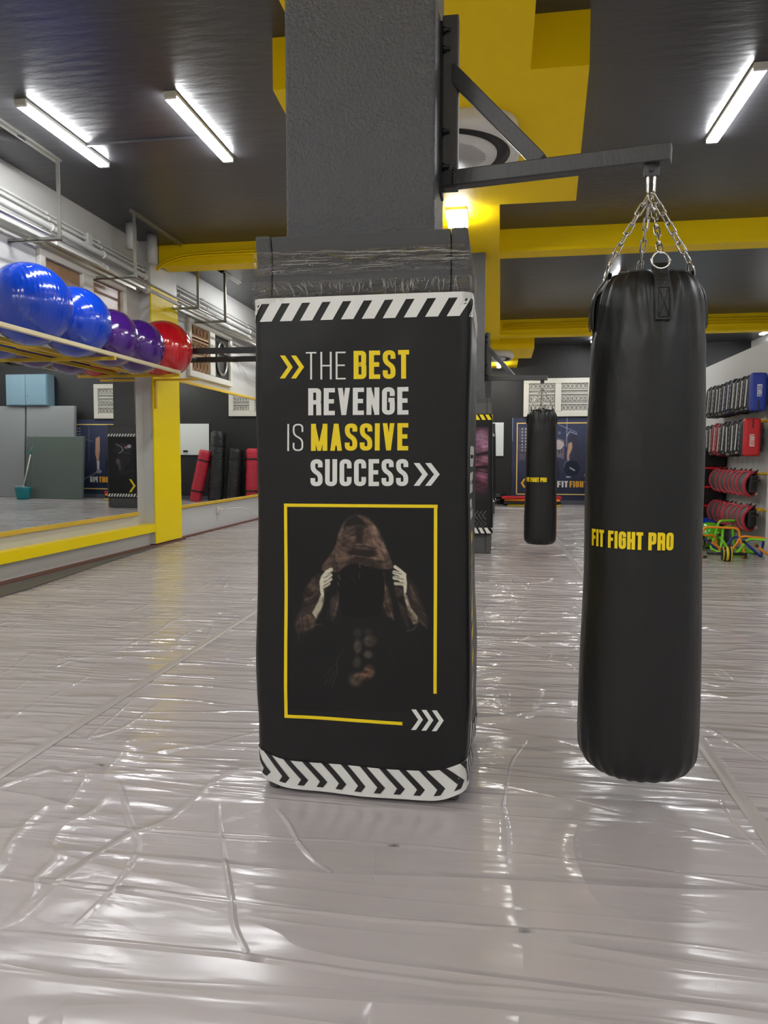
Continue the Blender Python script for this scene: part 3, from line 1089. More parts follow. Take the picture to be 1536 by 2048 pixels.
let = MB()
text_px(let, 'BEST', 706.7, 701.5, 757.9, 818, 699.5, 757, .16)
text_px(let, 'MASSIVE', 622, 847.7, 901.8, 816.3, 846, 900.7, .16)
chevron_px(let, 560, 585.5, 711, 757, 10, on_wrap)
chevron_px(let, 582, 608, 711, 757, 10, on_wrap)
let.build('lettering', M['print_yellow'], ban)
let = MB()
text_px(let, 'THE', 611.4, 704, 759, 690.8, 703, 758.5, .055, .12)
text_px(let, 'IS', 575, 848, 902, 606.5, 847.5, 902, .055, .12)
text_px(let, 'REVENGE', 616.2, 776.6, 830.6, 816.6, 773.7, 829, .16)
text_px(let, 'SUCCESS', 621.3, 918.6, 972.3, 816.6, 918, 972, .16)
chevron_px(let, 827.5, 856, 926, 971.5, 11.5, on_wrap)
chevron_px(let, 850.5, 879.5, 926, 971.5, 11.5, on_wrap)
for k in range(3):
    chevron_px(let, 823.5 + k * 20.5, 847 + k * 20.5, 1416 + k, 1456 + k * 1.3, 9.5, on_wrap)
let.build('lettering', M['print_white'], ban)
fr = MB()
T_ = 6.4
quad_strip(fr, [((568.4, 1007), (568.4, 1007 + T_)), ((875.5, 1009.3), (875.5, 1009.3 + T_))], on_wrap, 30)
quad_strip(fr, [((568.4, 1008), (568.4 + T_, 1008)), ((570.2, 1434), (570.2 + T_, 1434))], on_wrap, 36)
quad_strip(fr, [((570.2, 1427.5), (570.2, 1434)), ((806, 1440.5), (806, 1447))], on_wrap, 24)
quad_strip(fr, [((868, 1010), (874.8, 1010)), ((867.6, 1385), (874, 1385))], on_wrap, 30)
fr.build('printed_frame', M['print_yellow'], ban)

# hazard bands, running round the corners
band = MB()
def wfn(off):
    return lambda s, z: wrap_pt(s, z, off, SEED)
SL = S_MAX - .02
quad_strip(band, [((-SL, 1.585), (-SL, 1.602)), ((SL, 1.585), (SL, 1.602))], wfn(.002), 120)
pitch = .0655
k = -24
while k < 25:
    s = k * pitch + .008
    if abs(s) < SL - .08:
        quad_strip(band, [((s, 1.53), (s + .039, 1.53)), ((s + .034, 1.586), (s + .073, 1.586))], wfn(.002), 4)
    k += 1
# white ground of the bottom band
vs = []
zt = lambda s: banner_bottom(s) + .098
nb = 160
for i in range(nb + 1):
    s = -SL + 2 * SL * i / nb
    for w in (0, .33, .66, 1):
        vs.append(wrap_pt(s, banner_bottom(s) + .001 + (zt(s) - banner_bottom(s)) * w, .002, SEED))
band.add(vs, [(i * 4 + j, i * 4 + j + 1, i * 4 + j + 5, i * 4 + j + 4) for i in range(nb) for j in range(3)])
band.build('hazard_band', M['print_white'], ban)
band = MB()
k = -22
while k < 22:
    s = k * .064
    if abs(s) < SL - .08:
        b = lambda q: banner_bottom(q)
        quad_strip(band, [((s, zt(s) + .002), (s + .023, zt(s + .02) + .002)), ((s + .058, b(s + .05) + .036), (s + .083, b(s + .08) + .036)),
                          ((s + .046, b(s + .046) + .016), (s + .068, b(s + .068) + .016))], wfn(.0036), 6)
    k += 1
band.build('hazard_stripe', M['print_black'], ban)
# vertical words on the right-hand face
S0 = PW / 2 - RC + RC * PI / 2
let = MB()
text(let, 'FIT', lambda u, v: wrap_pt(S0 + .27 - .21 * v, .145 + .225 * u, .002, SEED), .17, .12)
text(let, 'PRO', lambda u, v: wrap_pt(S0 + .27 - .21 * v, .90 + .24 * u, .002, SEED), .17, .12)
let.build('side_lettering', M['print_white'], ban)
let = MB()
text(let, 'FIGHT', lambda u, v: wrap_pt(S0 + .27 - .21 * v, .40 + .47 * u, .002, SEED), .17, .12)
let.build('side_lettering', M['print_yellow'], ban)

# hooded figure print (picture coordinates measured on the print itself)
HOOD, HOOD_D, HOOD_L = (82, 66, 57), (62, 52, 47), (128, 106, 92)
SK, SKD = (205, 200, 180), (120, 108, 92)
BL = (25, 25, 26)
art = [
    # sleeves and shoulders
    ('p', [(370, 650), (300, 700), (225, 800), (205, 960), (150, 1060), (135, 1130), (150, 1200), (220, 1200), (310, 1150), (330, 1060), (380, 900), (365, 760)], (58, 47, 43), .85, 34),
    ('p', [(1150, 690), (1220, 760), (1270, 900), (1330, 1060), (1330, 1150), (1240, 1090), (1170, 960), (1150, 830)], (54, 44, 40), .85, 34),
    ('p', [(300, 700), (240, 800), (300, 830), (350, 760)], (84, 68, 60), .7, 30),
    ('l', [(220, 830), (260, 870), (340, 820)], 14, (24, 22, 22), .8, 12),
    ('l', [(210, 960), (300, 930), (360, 870)], 14, (26, 23, 22), .8, 12),
    ('l', [(230, 900), (290, 880), (350, 800)], 18, (92, 76, 66), .6, 16),
    ('p', [(150, 1090), (290, 1020), (325, 1110), (300, 1160), (200, 1180), (145, 1170)], (84, 68, 58), .8, 24),
    ('l', [(160, 1120), (175, 1260)], 14, (60, 50, 44), .7, 14),
    ('l', [(200, 1060), (215, 1180)], 8, (32, 28, 26), .8, 8),
    ('l', [(245, 1050), (265, 1160)], 8, (32, 28, 26), .8, 8),
    ('l', [(320, 1130), (385, 1118)], 6, (90, 80, 70), .7, 5),
    ('l', [(1170, 740), (1220, 880), (1290, 980)], 16, (88, 72, 62), .6, 14),
    ('l', [(1190, 860), (1240, 960), (1320, 1040)], 12, (76, 62, 54), .7, 10),
    ('l', [(1260, 1080), (1330, 1150)], 14, (88, 72, 62), .6, 10),
    ('l', [(1150, 1180), (1215, 1160), (1250, 1100)], 7, (96, 82, 72), .7, 5),
    # jacket fronts
    ('p', [(455, 880), (530, 860), (535, 960), (500, 1060), (470, 1110), (450, 1010)], (64, 52, 46), .8, 26),
    ('l', [(525, 830), (525, 900), (490, 1050)], 8, (110, 92, 78), .6, 8),
    ('l', [(430, 1000), (432, 1080)], 6, (90, 76, 66), .5, 6),
    ('p', [(910, 800), (960, 740), (1010, 900), (1030, 1080), (985, 1050), (930, 960), (905, 880)], (72, 58, 50), .85, 22),
    ('l', [(940, 660), (950, 780), (985, 960), (1030, 1080)], 7, (120, 102, 86), .6, 8),
    ('l', [(915, 860), (945, 960), (985, 1050)], 7, (120, 104, 88), .6, 8),
    ('p', [(1060, 900), (1140, 980), (1170, 1160), (1130, 1110)], (60, 50, 44), .8, 20),
    # hood
    ('p', [(690, 130), (620, 155), (565, 220), (530, 310), (505, 410), (460, 490), (360, 620), (420, 655), (525, 650), (560, 620), (660, 560), (800, 600), (990, 630), (1030, 600), (1000, 520), (940, 380), (880, 250), (800, 160)], HOOD, 1, 12),
    ('p', [(690, 132), (620, 160), (575, 230), (590, 290), (650, 230), (760, 225), (790, 260), (770, 200)], (30, 27, 26), .95, 16),
    ('p', [(700, 135), (780, 190), (800, 270), (850, 400), (900, 540), (1010, 590), (930, 370), (870, 240), (790, 158)], HOOD_L, .55, 36),
    ('p', [(560, 230), (530, 320), (520, 420), (560, 400), (575, 300)], HOOD_L, .5, 26),
    ('p', [(590, 240), (680, 230), (720, 260), (640, 290), (600, 320)], (70, 58, 52), .9, 16),
    ('p', [(680, 240), (760, 230), (740, 400), (690, 380)], (34, 30, 29), .85, 24),
    ('l', [(545, 330), (600, 300), (670, 320)], 10, (40, 34, 32), .8, 10),
    ('l', [(550, 395), (610, 350), (680, 330)], 8, (130, 110, 96), .6, 8),
    ('l', [(640, 400), (760, 415), (860, 440)], 18, (36, 31, 30), .85, 14),
    ('l', [(560, 440), (640, 400), (740, 405)], 7, (128, 108, 94), .6, 8),
    ('p', [(600, 460), (700, 440), (860, 450), (880, 500), (760, 515), (640, 500)], (32, 28, 28), .9, 26),
    ('p', [(590, 560), (660, 520), (760, 515), (860, 545), (900, 600), (790, 600), (690, 560), (620, 600)], (38, 32, 30), .7, 30),
    ('p', [(530, 300), (600, 280), (650, 400), (560, 420)], (66, 54, 48), .6, 40),
    ('l', [(540, 530), (660, 500), (800, 520), (950, 540)], 7, (132, 112, 98), .7, 7),
    ('l', [(560, 560), (680, 540), (960, 570)], 5, (60, 50, 46), .8, 5),
    ('l', [(500, 430), (490, 540), (470, 610)], 9, (60, 50, 46), .7, 10),
    ('l', [(530, 420), (535, 540), (520, 640)], 8, (66, 54, 48), .7, 9),
    ('l', [(900, 400), (950, 520), (980, 620)], 9, (58, 48, 44), .7, 10),
    ('l', [(790, 270), (840, 400), (870, 500)], 9, (70, 58, 52), .6, 12),
    # face darkness
    ('p', [(545, 640), (610, 585), (700, 575), (800, 615), (945, 645), (945, 900), (900, 1060), (560, 1060), (530, 850)], (20, 19, 20), 1, 14),
    ('l', [(720, 580), (722, 610)], 8, (110, 96, 84), .6, 6),
    ('l', [(718, 660), (720, 710)], 10, (80, 74, 66), .5, 10),
    ('l', [(530, 680), (545, 720)], 8, (150, 130, 110), .5, 6),
    ('l', [(630, 680), (690, 745)], 8, (60, 56, 54), .5, 8),
    ('l', [(525, 740), (532, 770)], 8, (120, 110, 98), .6, 6),
    # left hand and forearm
    ('p', [(372, 690), (405, 670), (410, 800), (396, 870), (380, 900), (362, 820), (356, 740)], SK, 1, 10),
    ('l', [(392, 690), (425, 650), (463, 628)], 34, SK, 1, 9), ('l', [(392, 722), (430, 694), (458, 676)], 34, SK, 1, 9),
    ('l', [(390, 756), (425, 732), (456, 714)], 34, SK, 1, 9), ('l', [(392, 786), (425, 768), (442, 754)], 30, (188, 182, 160), 1, 9),
    ('l', [(400, 705), (470, 665)], 6, (70, 62, 54), .9, 6),
    ('l', [(400, 742), (465, 700)], 7, (70, 62, 54), .9, 6),
    ('l', [(395, 778), (450, 742)], 6, (80, 70, 60), .9, 6),
    ('p', [(390, 800), (440, 780), (430, 830), (400, 860)], (40, 34, 30), .8, 12),
    ('p', [(365, 860), (400, 880), (385, 960), (325, 1075), (290, 1020), (340, 930)], (176, 168, 146), .95, 12),
    ('l', [(392, 890), (370, 990), (330, 1070)], 14, (90, 80, 68), .6, 14),
    # right hand and forearm
    ('p', [(1090, 640), (1140, 670), (1150, 740), (1145, 830), (1122, 860), (1118, 780), (1080, 740)], SK, 1, 10),
    ('l', [(1042, 602), (1075, 625), (1130, 672)], 30, SK, 1, 9), ('l', [(1034, 652), (1080, 668), (1120, 684)], 36, SK, 1, 9),
    ('l', [(1036, 700), (1080, 708), (1122, 716)], 36, SK, 1, 9), ('l', [(1048, 752), (1085, 752), (1124, 756)], 34, (186, 180, 158), 1, 9),
    ('l', [(1020, 650), (1100, 668)], 6, (80, 70, 60), .9, 6),
    ('l', [(1022, 692), (1115, 715)], 7, (70, 62, 54), .9, 6),
    ('l', [(1032, 735), (1110, 745)], 7, (70, 62, 54), .9, 6),
    ('p', [(1040, 780), (1110, 800), (1110, 860), (1060, 880), (1040, 840)], (84, 66, 56), .85, 16),
    ('p', [(1120, 830), (1150, 860), (1180, 960), (1245, 1050), (1250, 1100), (1210, 1120), (1160, 1000), (1130, 900)], (150, 140, 120), .9, 12),
    ('p', [(1150, 960), (1190, 1020), (1230, 1100), (1200, 1110), (1150, 1020)], (104, 84, 70), .8, 16),
    # torso highlights
    ('e', 705, 1200, 36, 34, (64, 58, 52), .6, .9), ('e', 800, 1190, 36, 30, (56, 50, 46), .6, .9),
    ('e', 815, 1270, 54, 46, (98, 86, 72), .75, .8), ('e', 705, 1320, 34, 60, (90, 80, 70), .75, .8),
    ('e', 800, 1390, 40, 34, (84, 76, 66), .7, .8), ('e', 698, 1460, 34, 46, (74, 68, 60), .7, .8),
    ('e', 810, 1545, 46, 56, (122, 88, 70), .85, .7), ('e', 745, 1585, 60, 34, (112, 80, 66), .8, .8), ('e', 690, 1620, 56, 54, (84, 72, 60), .75, .8),
    ('e', 775, 1545, 20, 14, (40, 30, 28), .8, .7),
    # jacket hem lines
    ('l', [(580, 1340), (520, 1440), (515, 1560), (480, 1670)], 5, (84, 78, 72), .7, 5),
    ('l', [(510, 1470), (440, 1540), (405, 1590)], 4, (72, 68, 64), .7, 5),
    ('l', [(495, 1540), (450, 1650)], 5, (78, 72, 68), .6, 5),
    ('l', [(440, 1610), (405, 1660)], 8, (70, 64, 60), .6, 8),
    ('l', [(980, 1250), (1010, 1400), (1040, 1520)], 4, (56, 54, 52), .6, 5),
    ('l', [(265, 1690), (270, 1860)], 4, (44, 43, 43), .6, 5), ('l', [(470, 1720), (430, 1780)], 5, (46, 45, 44), .6, 5),
]


def art_pt(x, y):
    return on_wrap(560 + x * .22135, 1000 + y * .22133, .0016)


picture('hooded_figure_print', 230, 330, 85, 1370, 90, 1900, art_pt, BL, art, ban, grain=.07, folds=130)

M['film_crease'] = mat('milky_film_crease', rgb(176, 174, 168), 0.14, spec=0.8)  # milky folded film; its pale colour also stands in for bright highlights
rc_ = random.Random(8)
cr = MB()
def cpt(s_, z, o=.0015):
    x, y, nx, ny = perim(s_, .006)
    pin = .008 * math.exp(-((z - 1.705) / .035) ** 2)
    if abs(s_) < PW / 2 - .064: pin = .004 if False else pin - .004
    return (x + nx * (o + .003 - pin), y + ny * (o + .003 - pin), z)
for q in range(46):      # long stretched creases of the upper band
    z = 1.676 + .066 * rc_.random()
    a = -.33 + .60 * rc_.random()
    ln = .03 + .22 * rc_.random() ** 2
    dz = (1.708 - z) * .35 * rc_.random()
    n_ = 10
    cr.tube([cpt(a + ln * i / n_, z + dz * i / n_ + .0012 * math.sin(i * 1.3 + q)) for i in range(n_ + 1)],
            [.00015 + .0008 * math.sin(PI * i / n_) * (.5 + .5 * rc_.random()) for i in range(n_ + 1)], 5)
for q in range(60):      # short gathers of the lower band
    a = -.30 + .60 * rc_.random() ** .8
    z1 = 1.650 - .012 * rc_.random()
    ln = .014 + .034 * rc_.random()
    sk = (rc_.random() - .5) * .02 + (.02 if a < -.12 else 0)
    n_ = 7
    cr.tube([cpt(a + sk * i / n_ + .0009 * math.sin(i * 1.7 + q), z1 - ln * i / n_) for i in range(n_ + 1)],
            [.0001 + .0007 * math.sin(PI * (i + .4) / (n_ + .8)) for i in range(n_ + 1)], 5)
cr.build('film_crease', M['film_crease'], pad1)

# cling film bands at the top
for k, (z0, z1) in enumerate(((1.672, 1.745), (1.585, 1.652))):
    mb = MB()
    ns, nz = 160, 6
    vs = []
    for j in range(nz + 1):
        for i in range(ns + 1):
            s = -S_MAX + 2 * S_MAX * i / ns
            z = z0 + (z1 - z0) * j / nz
            x, y, nx, ny = perim(s, .006)
            inn = .006 if abs(s) < PW / 2 - .07 else .0
            d = .003 - inn * .6 - .008 * math.exp(-((z - 1.705) / .035) ** 2) + .003 * noise.noise(Vector((s * 30, z * 20, k)))
            vs.append(Vector((x + nx * d, y + ny * d, z + .004 * noise.noise(Vector((s * 5, 0, j > 3))))))
    mb.add(vs, [(j * (ns + 1) + i, j * (ns + 1) + i + 1, (j + 1) * (ns + 1) + i + 1, (j + 1) * (ns + 1) + i) for j in range(nz) for i in range(ns)], True)
    mb.build('cling_film', M['film'], pad1)

br1, E1 = bracket(None, (-.208, 2.60, 2.043), 'black steel arm bracket bolted to the nearest pillar')

# ================================================================ PUNCHING BAGS
def heavy_bag():
    t = thing('punching_bag', (0, 0, 0), 'x', 'punching bag', 'hanging black punching bags')
    R0 = .181
    TOPS = ((1.47, .163), (1.50, .1615), (1.53, .1595), (1.56, .156), (1.585, .151), (1.605, .144), (1.62, .136), (1.632, .126), (1.638, .118))
    zb, zt_ = .100, 1.632
    straps = [math.radians(a) for a in (-86, 4, 94, 184)]

    def fn(r, z, a):
        # a measured from +x; strap pulls near the top
        top = max(0, (z - 1.38) / .25)
        bot = max(0, 1 - (z - zb) / .16)
        near = max(math.exp(-((math.remainder(a - s, 2 * PI)) / .22) ** 2) for s in straps)
        rr = r
        if r > .02:
            rr -= top * .014 * (1 - near) * 0
            da = min((abs(math.remainder(a - s, 2 * PI)) for s in straps))
            rr += top * .008 * near * max(0, 1 - max(0, z - 1.6) / .04)
            rr += min(1, top * 1.2) * .0060 * math.sin(da * 24 + (1.62 - z) * 16) * math.exp(-(da / .55) ** 2) * math.exp(-((z - 1.53) / .13) ** 2)
            rr += top * .004 * math.sin(a * 19 + 3 * z) * (0.5 + .5 * math.sin(a * 5))
            rr += bot * .0035 * math.sin(a * 23 + 2 * math.sin(a * 3)) * (1 if r > .05 else 0)
            rr += .0035 * noise.noise(Vector((math.cos(a) * 1.4, math.sin(a) * 1.4, z * 2.3)))
            rr += .004 * top * noise.noise(Vector((math.cos(a) * 5, math.sin(a) * 5, z * 9)))
        zz = z
        if z > 1.55:
            zz -= near * .020 * min(1, (z - 1.55) / .07)
        return rr, zz
    prof = []
    for i in range(9):
        a = PI / 2 * i / 8
        prof.append((max(.0005, (R0 - .070) + .072 * math.sin(a)) if i else .0005, zb + .085 * (1 - math.cos(a))))
    prof.insert(1, (.05, zb + .001))
    prof[2:2] = [(.09, zb + .004)]
    for i in range(1, 31):
        z = zb + .09 + (1.44 - zb - .09) * i / 30
        prof.append((R0 + .004 - .013 * (z - .25) + .0015 * math.sin(i * .35), z))
    for z, rr in TOPS:
        prof.append((rr, z))
    MB().lathe(prof, n=160, fn=fn).build('bag_body', M['leather'], t)
    # tented cover inside the rim
    lid = [(.118, 1.628), (.112, 1.634), (.09, 1.646), (.05, 1.656), (.0005, 1.660)]
    MB().lathe(lid, n=64, fn=lambda r, z, a: (r, z - (max(math.exp(-((math.remainder(a - s, 2 * PI)) / .3) ** 2) for s in straps) * .02 if r > .08 else 0))).build('bag_cover', M['leather'], t)
    rim = []
    for i in range(96):
        a = 2 * PI * i / 96
        rr, zz = fn(.119, 1.638, a)
        rim.append((rr * math.cos(a), rr * math.sin(a), zz))
    MB().tube(rim, .0042, 6, closed=True).build('rim_piping', M['strap'], t)
    apex = Vector((0, 0, 1.895))
    for a in straps:
        d, tn = Vector((math.cos(a), math.sin(a), 0)), Vector((-math.sin(a), math.cos(a), 0))
        mb = MB()
        vs = []
        path = [(fn(np.interp(z, [q[0] for q in TOPS], [q[1] for q in TOPS]), z, a)[0] + .0045, z) for z in (1.485, 1.51, 1.535, 1.56, 1.58, 1.60, 1.615)] + [(.134, 1.635), (.128, 1.655), (.122, 1.652), (.120, 1.635)]
        for r, z in path:
            for w in (-.0225, -.018, 0, .018, .0225):
                vs.append(d * (r + (.0005 if abs(w) < .02 else -.006)) + tn * w + Vector((0, 0, z)))
        SW = .016
        mb.add(vs, [(i * 5 + j, i * 5 + j + 1, i * 5 + j + 6, i * 5 + j + 5) for i in range(len(path) - 1) for j in range(4)], True)
        st = mb.build('strap', M['strap'], t)
        sm = MB()
        def sp(w, k):
            r = .187 + (.170 - .187) * k if k < 1 else .170
            z = 1.492 + .085 * k
            rr = np.interp(z, [p[1] for p in path[:7]], [p[0] for p in path[:7]])
            return d * (rr + .0018) + tn * w + Vector((0, 0, z))
        for seg in (((-.016, 0), (-.016, 1)), ((.016, 0), (.016, 1)), ((-.016, 0), (.016, 0)), ((-.016, 1), (.016, 1)), ((-.016, 0), (.016, 1)), ((.016, 0), (-.016, 1))):
            (a0, k0), (a1, k1) = seg
            sm.tube([sp(a0 + (a1 - a0) * i / 6, k0 + (k1 - k0) * i / 6) for i in range(7)], .0007, 4)
        sm.build('stitching', M['stitch'], st)
        rc = d * .125 + Vector((0, 0, 1.662))
        tilt = (Vector((0, 0, 1)) - d * .25).normalized()
        MB().tube([rc + (tn * math.cos(q) + tilt * math.sin(q)) * .0255 for q in [i * PI / 10 for i in range(20)]], .0036, 8, closed=True).build('d_ring', M['chrome'], t)
        # chain of real links up to the hook
        s0, e0 = rc + tilt * .0255, apex - Vector((0, 0, .004)) + d * .006
        ax = (e0 - s0)
        n = 7
        pitch = ax.length / n
        ax.normalize()
        side = tn
        oth = ax.cross(side).normalized()
        ch = MB()
        for k in range(n):
            c = s0 + ax * pitch * (k + .5)
            w = side if k % 2 == 0 else oth
            w = (w + (oth if k % 2 == 0 else side) * .35).normalized()
            hl, hw_ = pitch * .5 + .0035 - .0075, .0085
            pts = []
            for q in range(9):
                an = PI * q / 8
                pts.append(c + ax * (hl + hw_ * math.sin(an)) + w * hw_ * math.cos(an))
            for q in range(9):
                an = PI * q / 8
                pts.append(c - ax * (hl + hw_ * math.sin(an)) - w * hw_ * math.cos(an))
            ch.tube(pts, .0031, 7, closed=True)
        ch.build('chain', M['chrome'], t)
    # spring hook
    hk = MB()
    pts = []
    hl, hw_ = .028, .010
    cz = 1.930
    for q in range(11):
        an = PI * q / 10
        pts.append(Vector((hw_ * math.cos(an), 0, cz + hl + hw_ * math.sin(an))))
    for q in range(11):
        an = PI * q / 10
        pts.append(Vector((-hw_ * math.cos(an), 0, cz - hl - hw_ * math.sin(an))))
    hk.tube(pts, .0042, 8, closed=True)
    hk.build('spring_hook', M['chrome'], t)
    # letters
    let = MB()
    a0, a1 = math.radians(-154), math.radians(-72)

    def lf(u, v):
        a = a0 + (a1 - a0) * u
        zlo, zhi = .822, .874
        z = zlo + (zhi - zlo) * v
        rr, zz = fn(R0 - .001, z, a)
        rr += .0022
        return (rr * math.cos(a), rr * math.sin(a), z)
    text(let, 'FIT FIGHT PRO', lf, .19, .06, .1)
    let.build('lettering', M['bag_yellow'], t)
    return t


bag = heavy_bag()
bag.location = (E1.x, E1.y, E1.z - .018 - 1.9615)
bag['label'] = 'large black punching bag with yellow letters hanging nearest the camera'
bag2 = copy_tree(bag)
bag2['label'] = 'black punching bag hanging farther back from the second pillar bracket'


# ================================================================ FURTHER PILLARS
def far_pillar(name, x, y, zt_):
    struct(name, MB().box(x - .245, x + .245, y + .105, y + .45, 0, zt_), M['pillar'])


far_pillar('pillar_middle', PX, 8.58, 3.44)
far_pillar('pillar_far', PX, 14.9, 3.29)
DY = 8.58 - PY
br2, E2 = bracket(None, (-.185, 8.90, 2.043), 'black steel arm bracket bolted to the second pillar')
bag2.location = (E2.x, E2.y, E2.z - .018 - 1.9615)


def plain_padding(y, label, art_layers, bg, z_art, stripe_top, stripe_bot, chev):
    t = thing('pillar_padding', (PX, y, 0), label, 'pillar padding')
    foam_padding(t, 1.79, True, (.24, 1.575))
    zb = .235
    b = wrap_mesh(lambda s: zb, 1.603, 30, 2.3, .004, 80).build('banner', M['vinyl'], t)
    h = MB()
    f = lambda off: (lambda s, z: wrap_pt(s, z, .004 + off, 2.3))
    for k in range(-20, 21):
        s = k * .0655
        if abs(s) < SL - .08:
            quad_strip(h, [((s + .034, 1.54), (s + .073, 1.54)), ((s, 1.60), (s + .039, 1.60))], f(.003), 3)
    h.build('hazard_band', stripe_top, b)
    h = MB()
    for k in range(-20, 21):
        s = k * .0655
        if abs(s) < SL - .08:
            quad_strip(h, [((s + .034, zb + .004), (s + .073, zb + .004)), ((s, zb + .07), (s + .039, zb + .07))], f(.003), 3)
    h.build('hazard_band', stripe_bot, b)
    z0, z1 = z_art
    picture('printed_figure', 90, 170, 0, 100, 0, 200, lambda x, yy: wrap_pt(-.30 + .60 * x / 100, z1 - (z1 - z0) * yy / 200, .008, 2.3), bg, art_layers, b, grain=.06, folds=26)
    c = MB()
    chev(c, f(.010))
    return t, b, c


A2 = [('p', [(10, 0), (99, 0), (99, 190), (30, 195), (0, 120)], (52, 36, 46), .5, 30),
      ('e', 88, 40, 30, 36, (112, 76, 96), .9, .7), ('e', 86, 26, 10, 14, (158, 120, 146), .8, .9), ('e', 94, 48, 7, 16, (150, 108, 130), .7, .9),
      ('e', 90, 92, 30, 20, (104, 62, 78), .9, .6), ('e', 88, 88, 12, 8, (150, 104, 122), .8, .9),
      ('e', 88, 140, 26, 34, (84, 44, 60), .9, .7), ('e', 90, 130, 9, 14, (130, 84, 104), .8, .9),
      ('e', 40, 60, 24, 34, (100, 62, 82), .8, .8), ('e', 34, 120, 22, 30, (80, 50, 64), .8, .8),
      ('l', [(50, 72), (80, 76), (99, 70)], 7, (22, 16, 20), .95, 5), ('l', [(60, 112), (99, 108)], 6, (14, 12, 14), .95, 3), ('l', [(70, 116), (99, 124)], 3, (30, 20, 26), .8, 3)]


def chev2(c, f):
    for k in range(4):
        chevron_px(c, .10 + k * .045, .155 + k * .045, .50, .40, .016, f, True)
        chevron_px(c, .10 + k * .045, .155 + k * .045, .39, .31, .010, f, False)


t2, b2, c2 = plain_padding(8.58, 'grey foam padding with pink muscle banner round the second pillar', A2, (32, 28, 32), (.62, 1.46), M['print_yellow'], M['print_white'], chev2)
c2.build('printed_arrow', M['pad_grey'], b2)
A3 = [('e', 44, 50, 34, 32, (50, 50, 56), .9, .5), ('l', [(72, 24), (50, 40), (44, 58), (60, 74)], 2.4, (200, 200, 206), .9, 1.5),
      ('e', 30, 42, 10, 8, (168, 120, 140), .9, .6), ('e', 20, 36, 8, 9, (196, 190, 210), .9, .5), ('l', [(8, 78), (40, 70)], 2, (120, 120, 130), .7, 2),
      ('p', [(10, 90), (60, 84), (80, 100), (62, 150), (52, 190), (40, 150), (20, 120)], (46, 44, 52), .8, 8),
      ('e', 64, 118, 8, 16, (118, 100, 104), .8, .7), ('e', 58, 146, 5, 18, (96, 84, 88), .8, .7), ('l', [(0, 160), (40, 178), (60, 182)], 2, (88, 88, 92), .7, 2)]


def chev3(c, f):
    chevron_px(c, -.32, -.17, .62, .34, .05, f, True)


t3, b3, c3 = plain_padding(14.9, 'grey foam padding with dark fighter banner round the farthest pillar', A3, (34, 34, 36), (.66, 1.48), M['print_white'], M['print_white'], chev3)
c3.build('printed_arrow', M['print_yellow'], b3)

# monkey-bar frame running from the second pillar to the left wall
t = thing('monkey_bars', (0, 0, 2.395), 'black overhead bar frame between the second pillar and left wall', 'bar frame')
for y in (8.62, 9.38):
    MB().rbox(-4.24, -.77 if y < 8.65 else -.69, y - .03, y + .03, -.034, .034, .004).build('side_bar', M['steel_dark'], t)
for k in range(7):
    x = -3.95 + k * .52
    MB().tube([(x, 8.62, .0), (x, 9.38, .0)], .017, 8).build('rung', M['steel_dark'], t)

# ================================================================ BACK WALL
t = thing('wall_poster', (0, Y1 - .012, 0), 'large navy gym poster with gold frame on the back wall', 'poster')
PXA, PXB, PZA, PZB = .28, 3.30, .10, 2.07


def pp(x, y):
    return (PXA + (PXB - PXA) * x / 300, 0, PZB - (PZB - PZA) * y / 200)


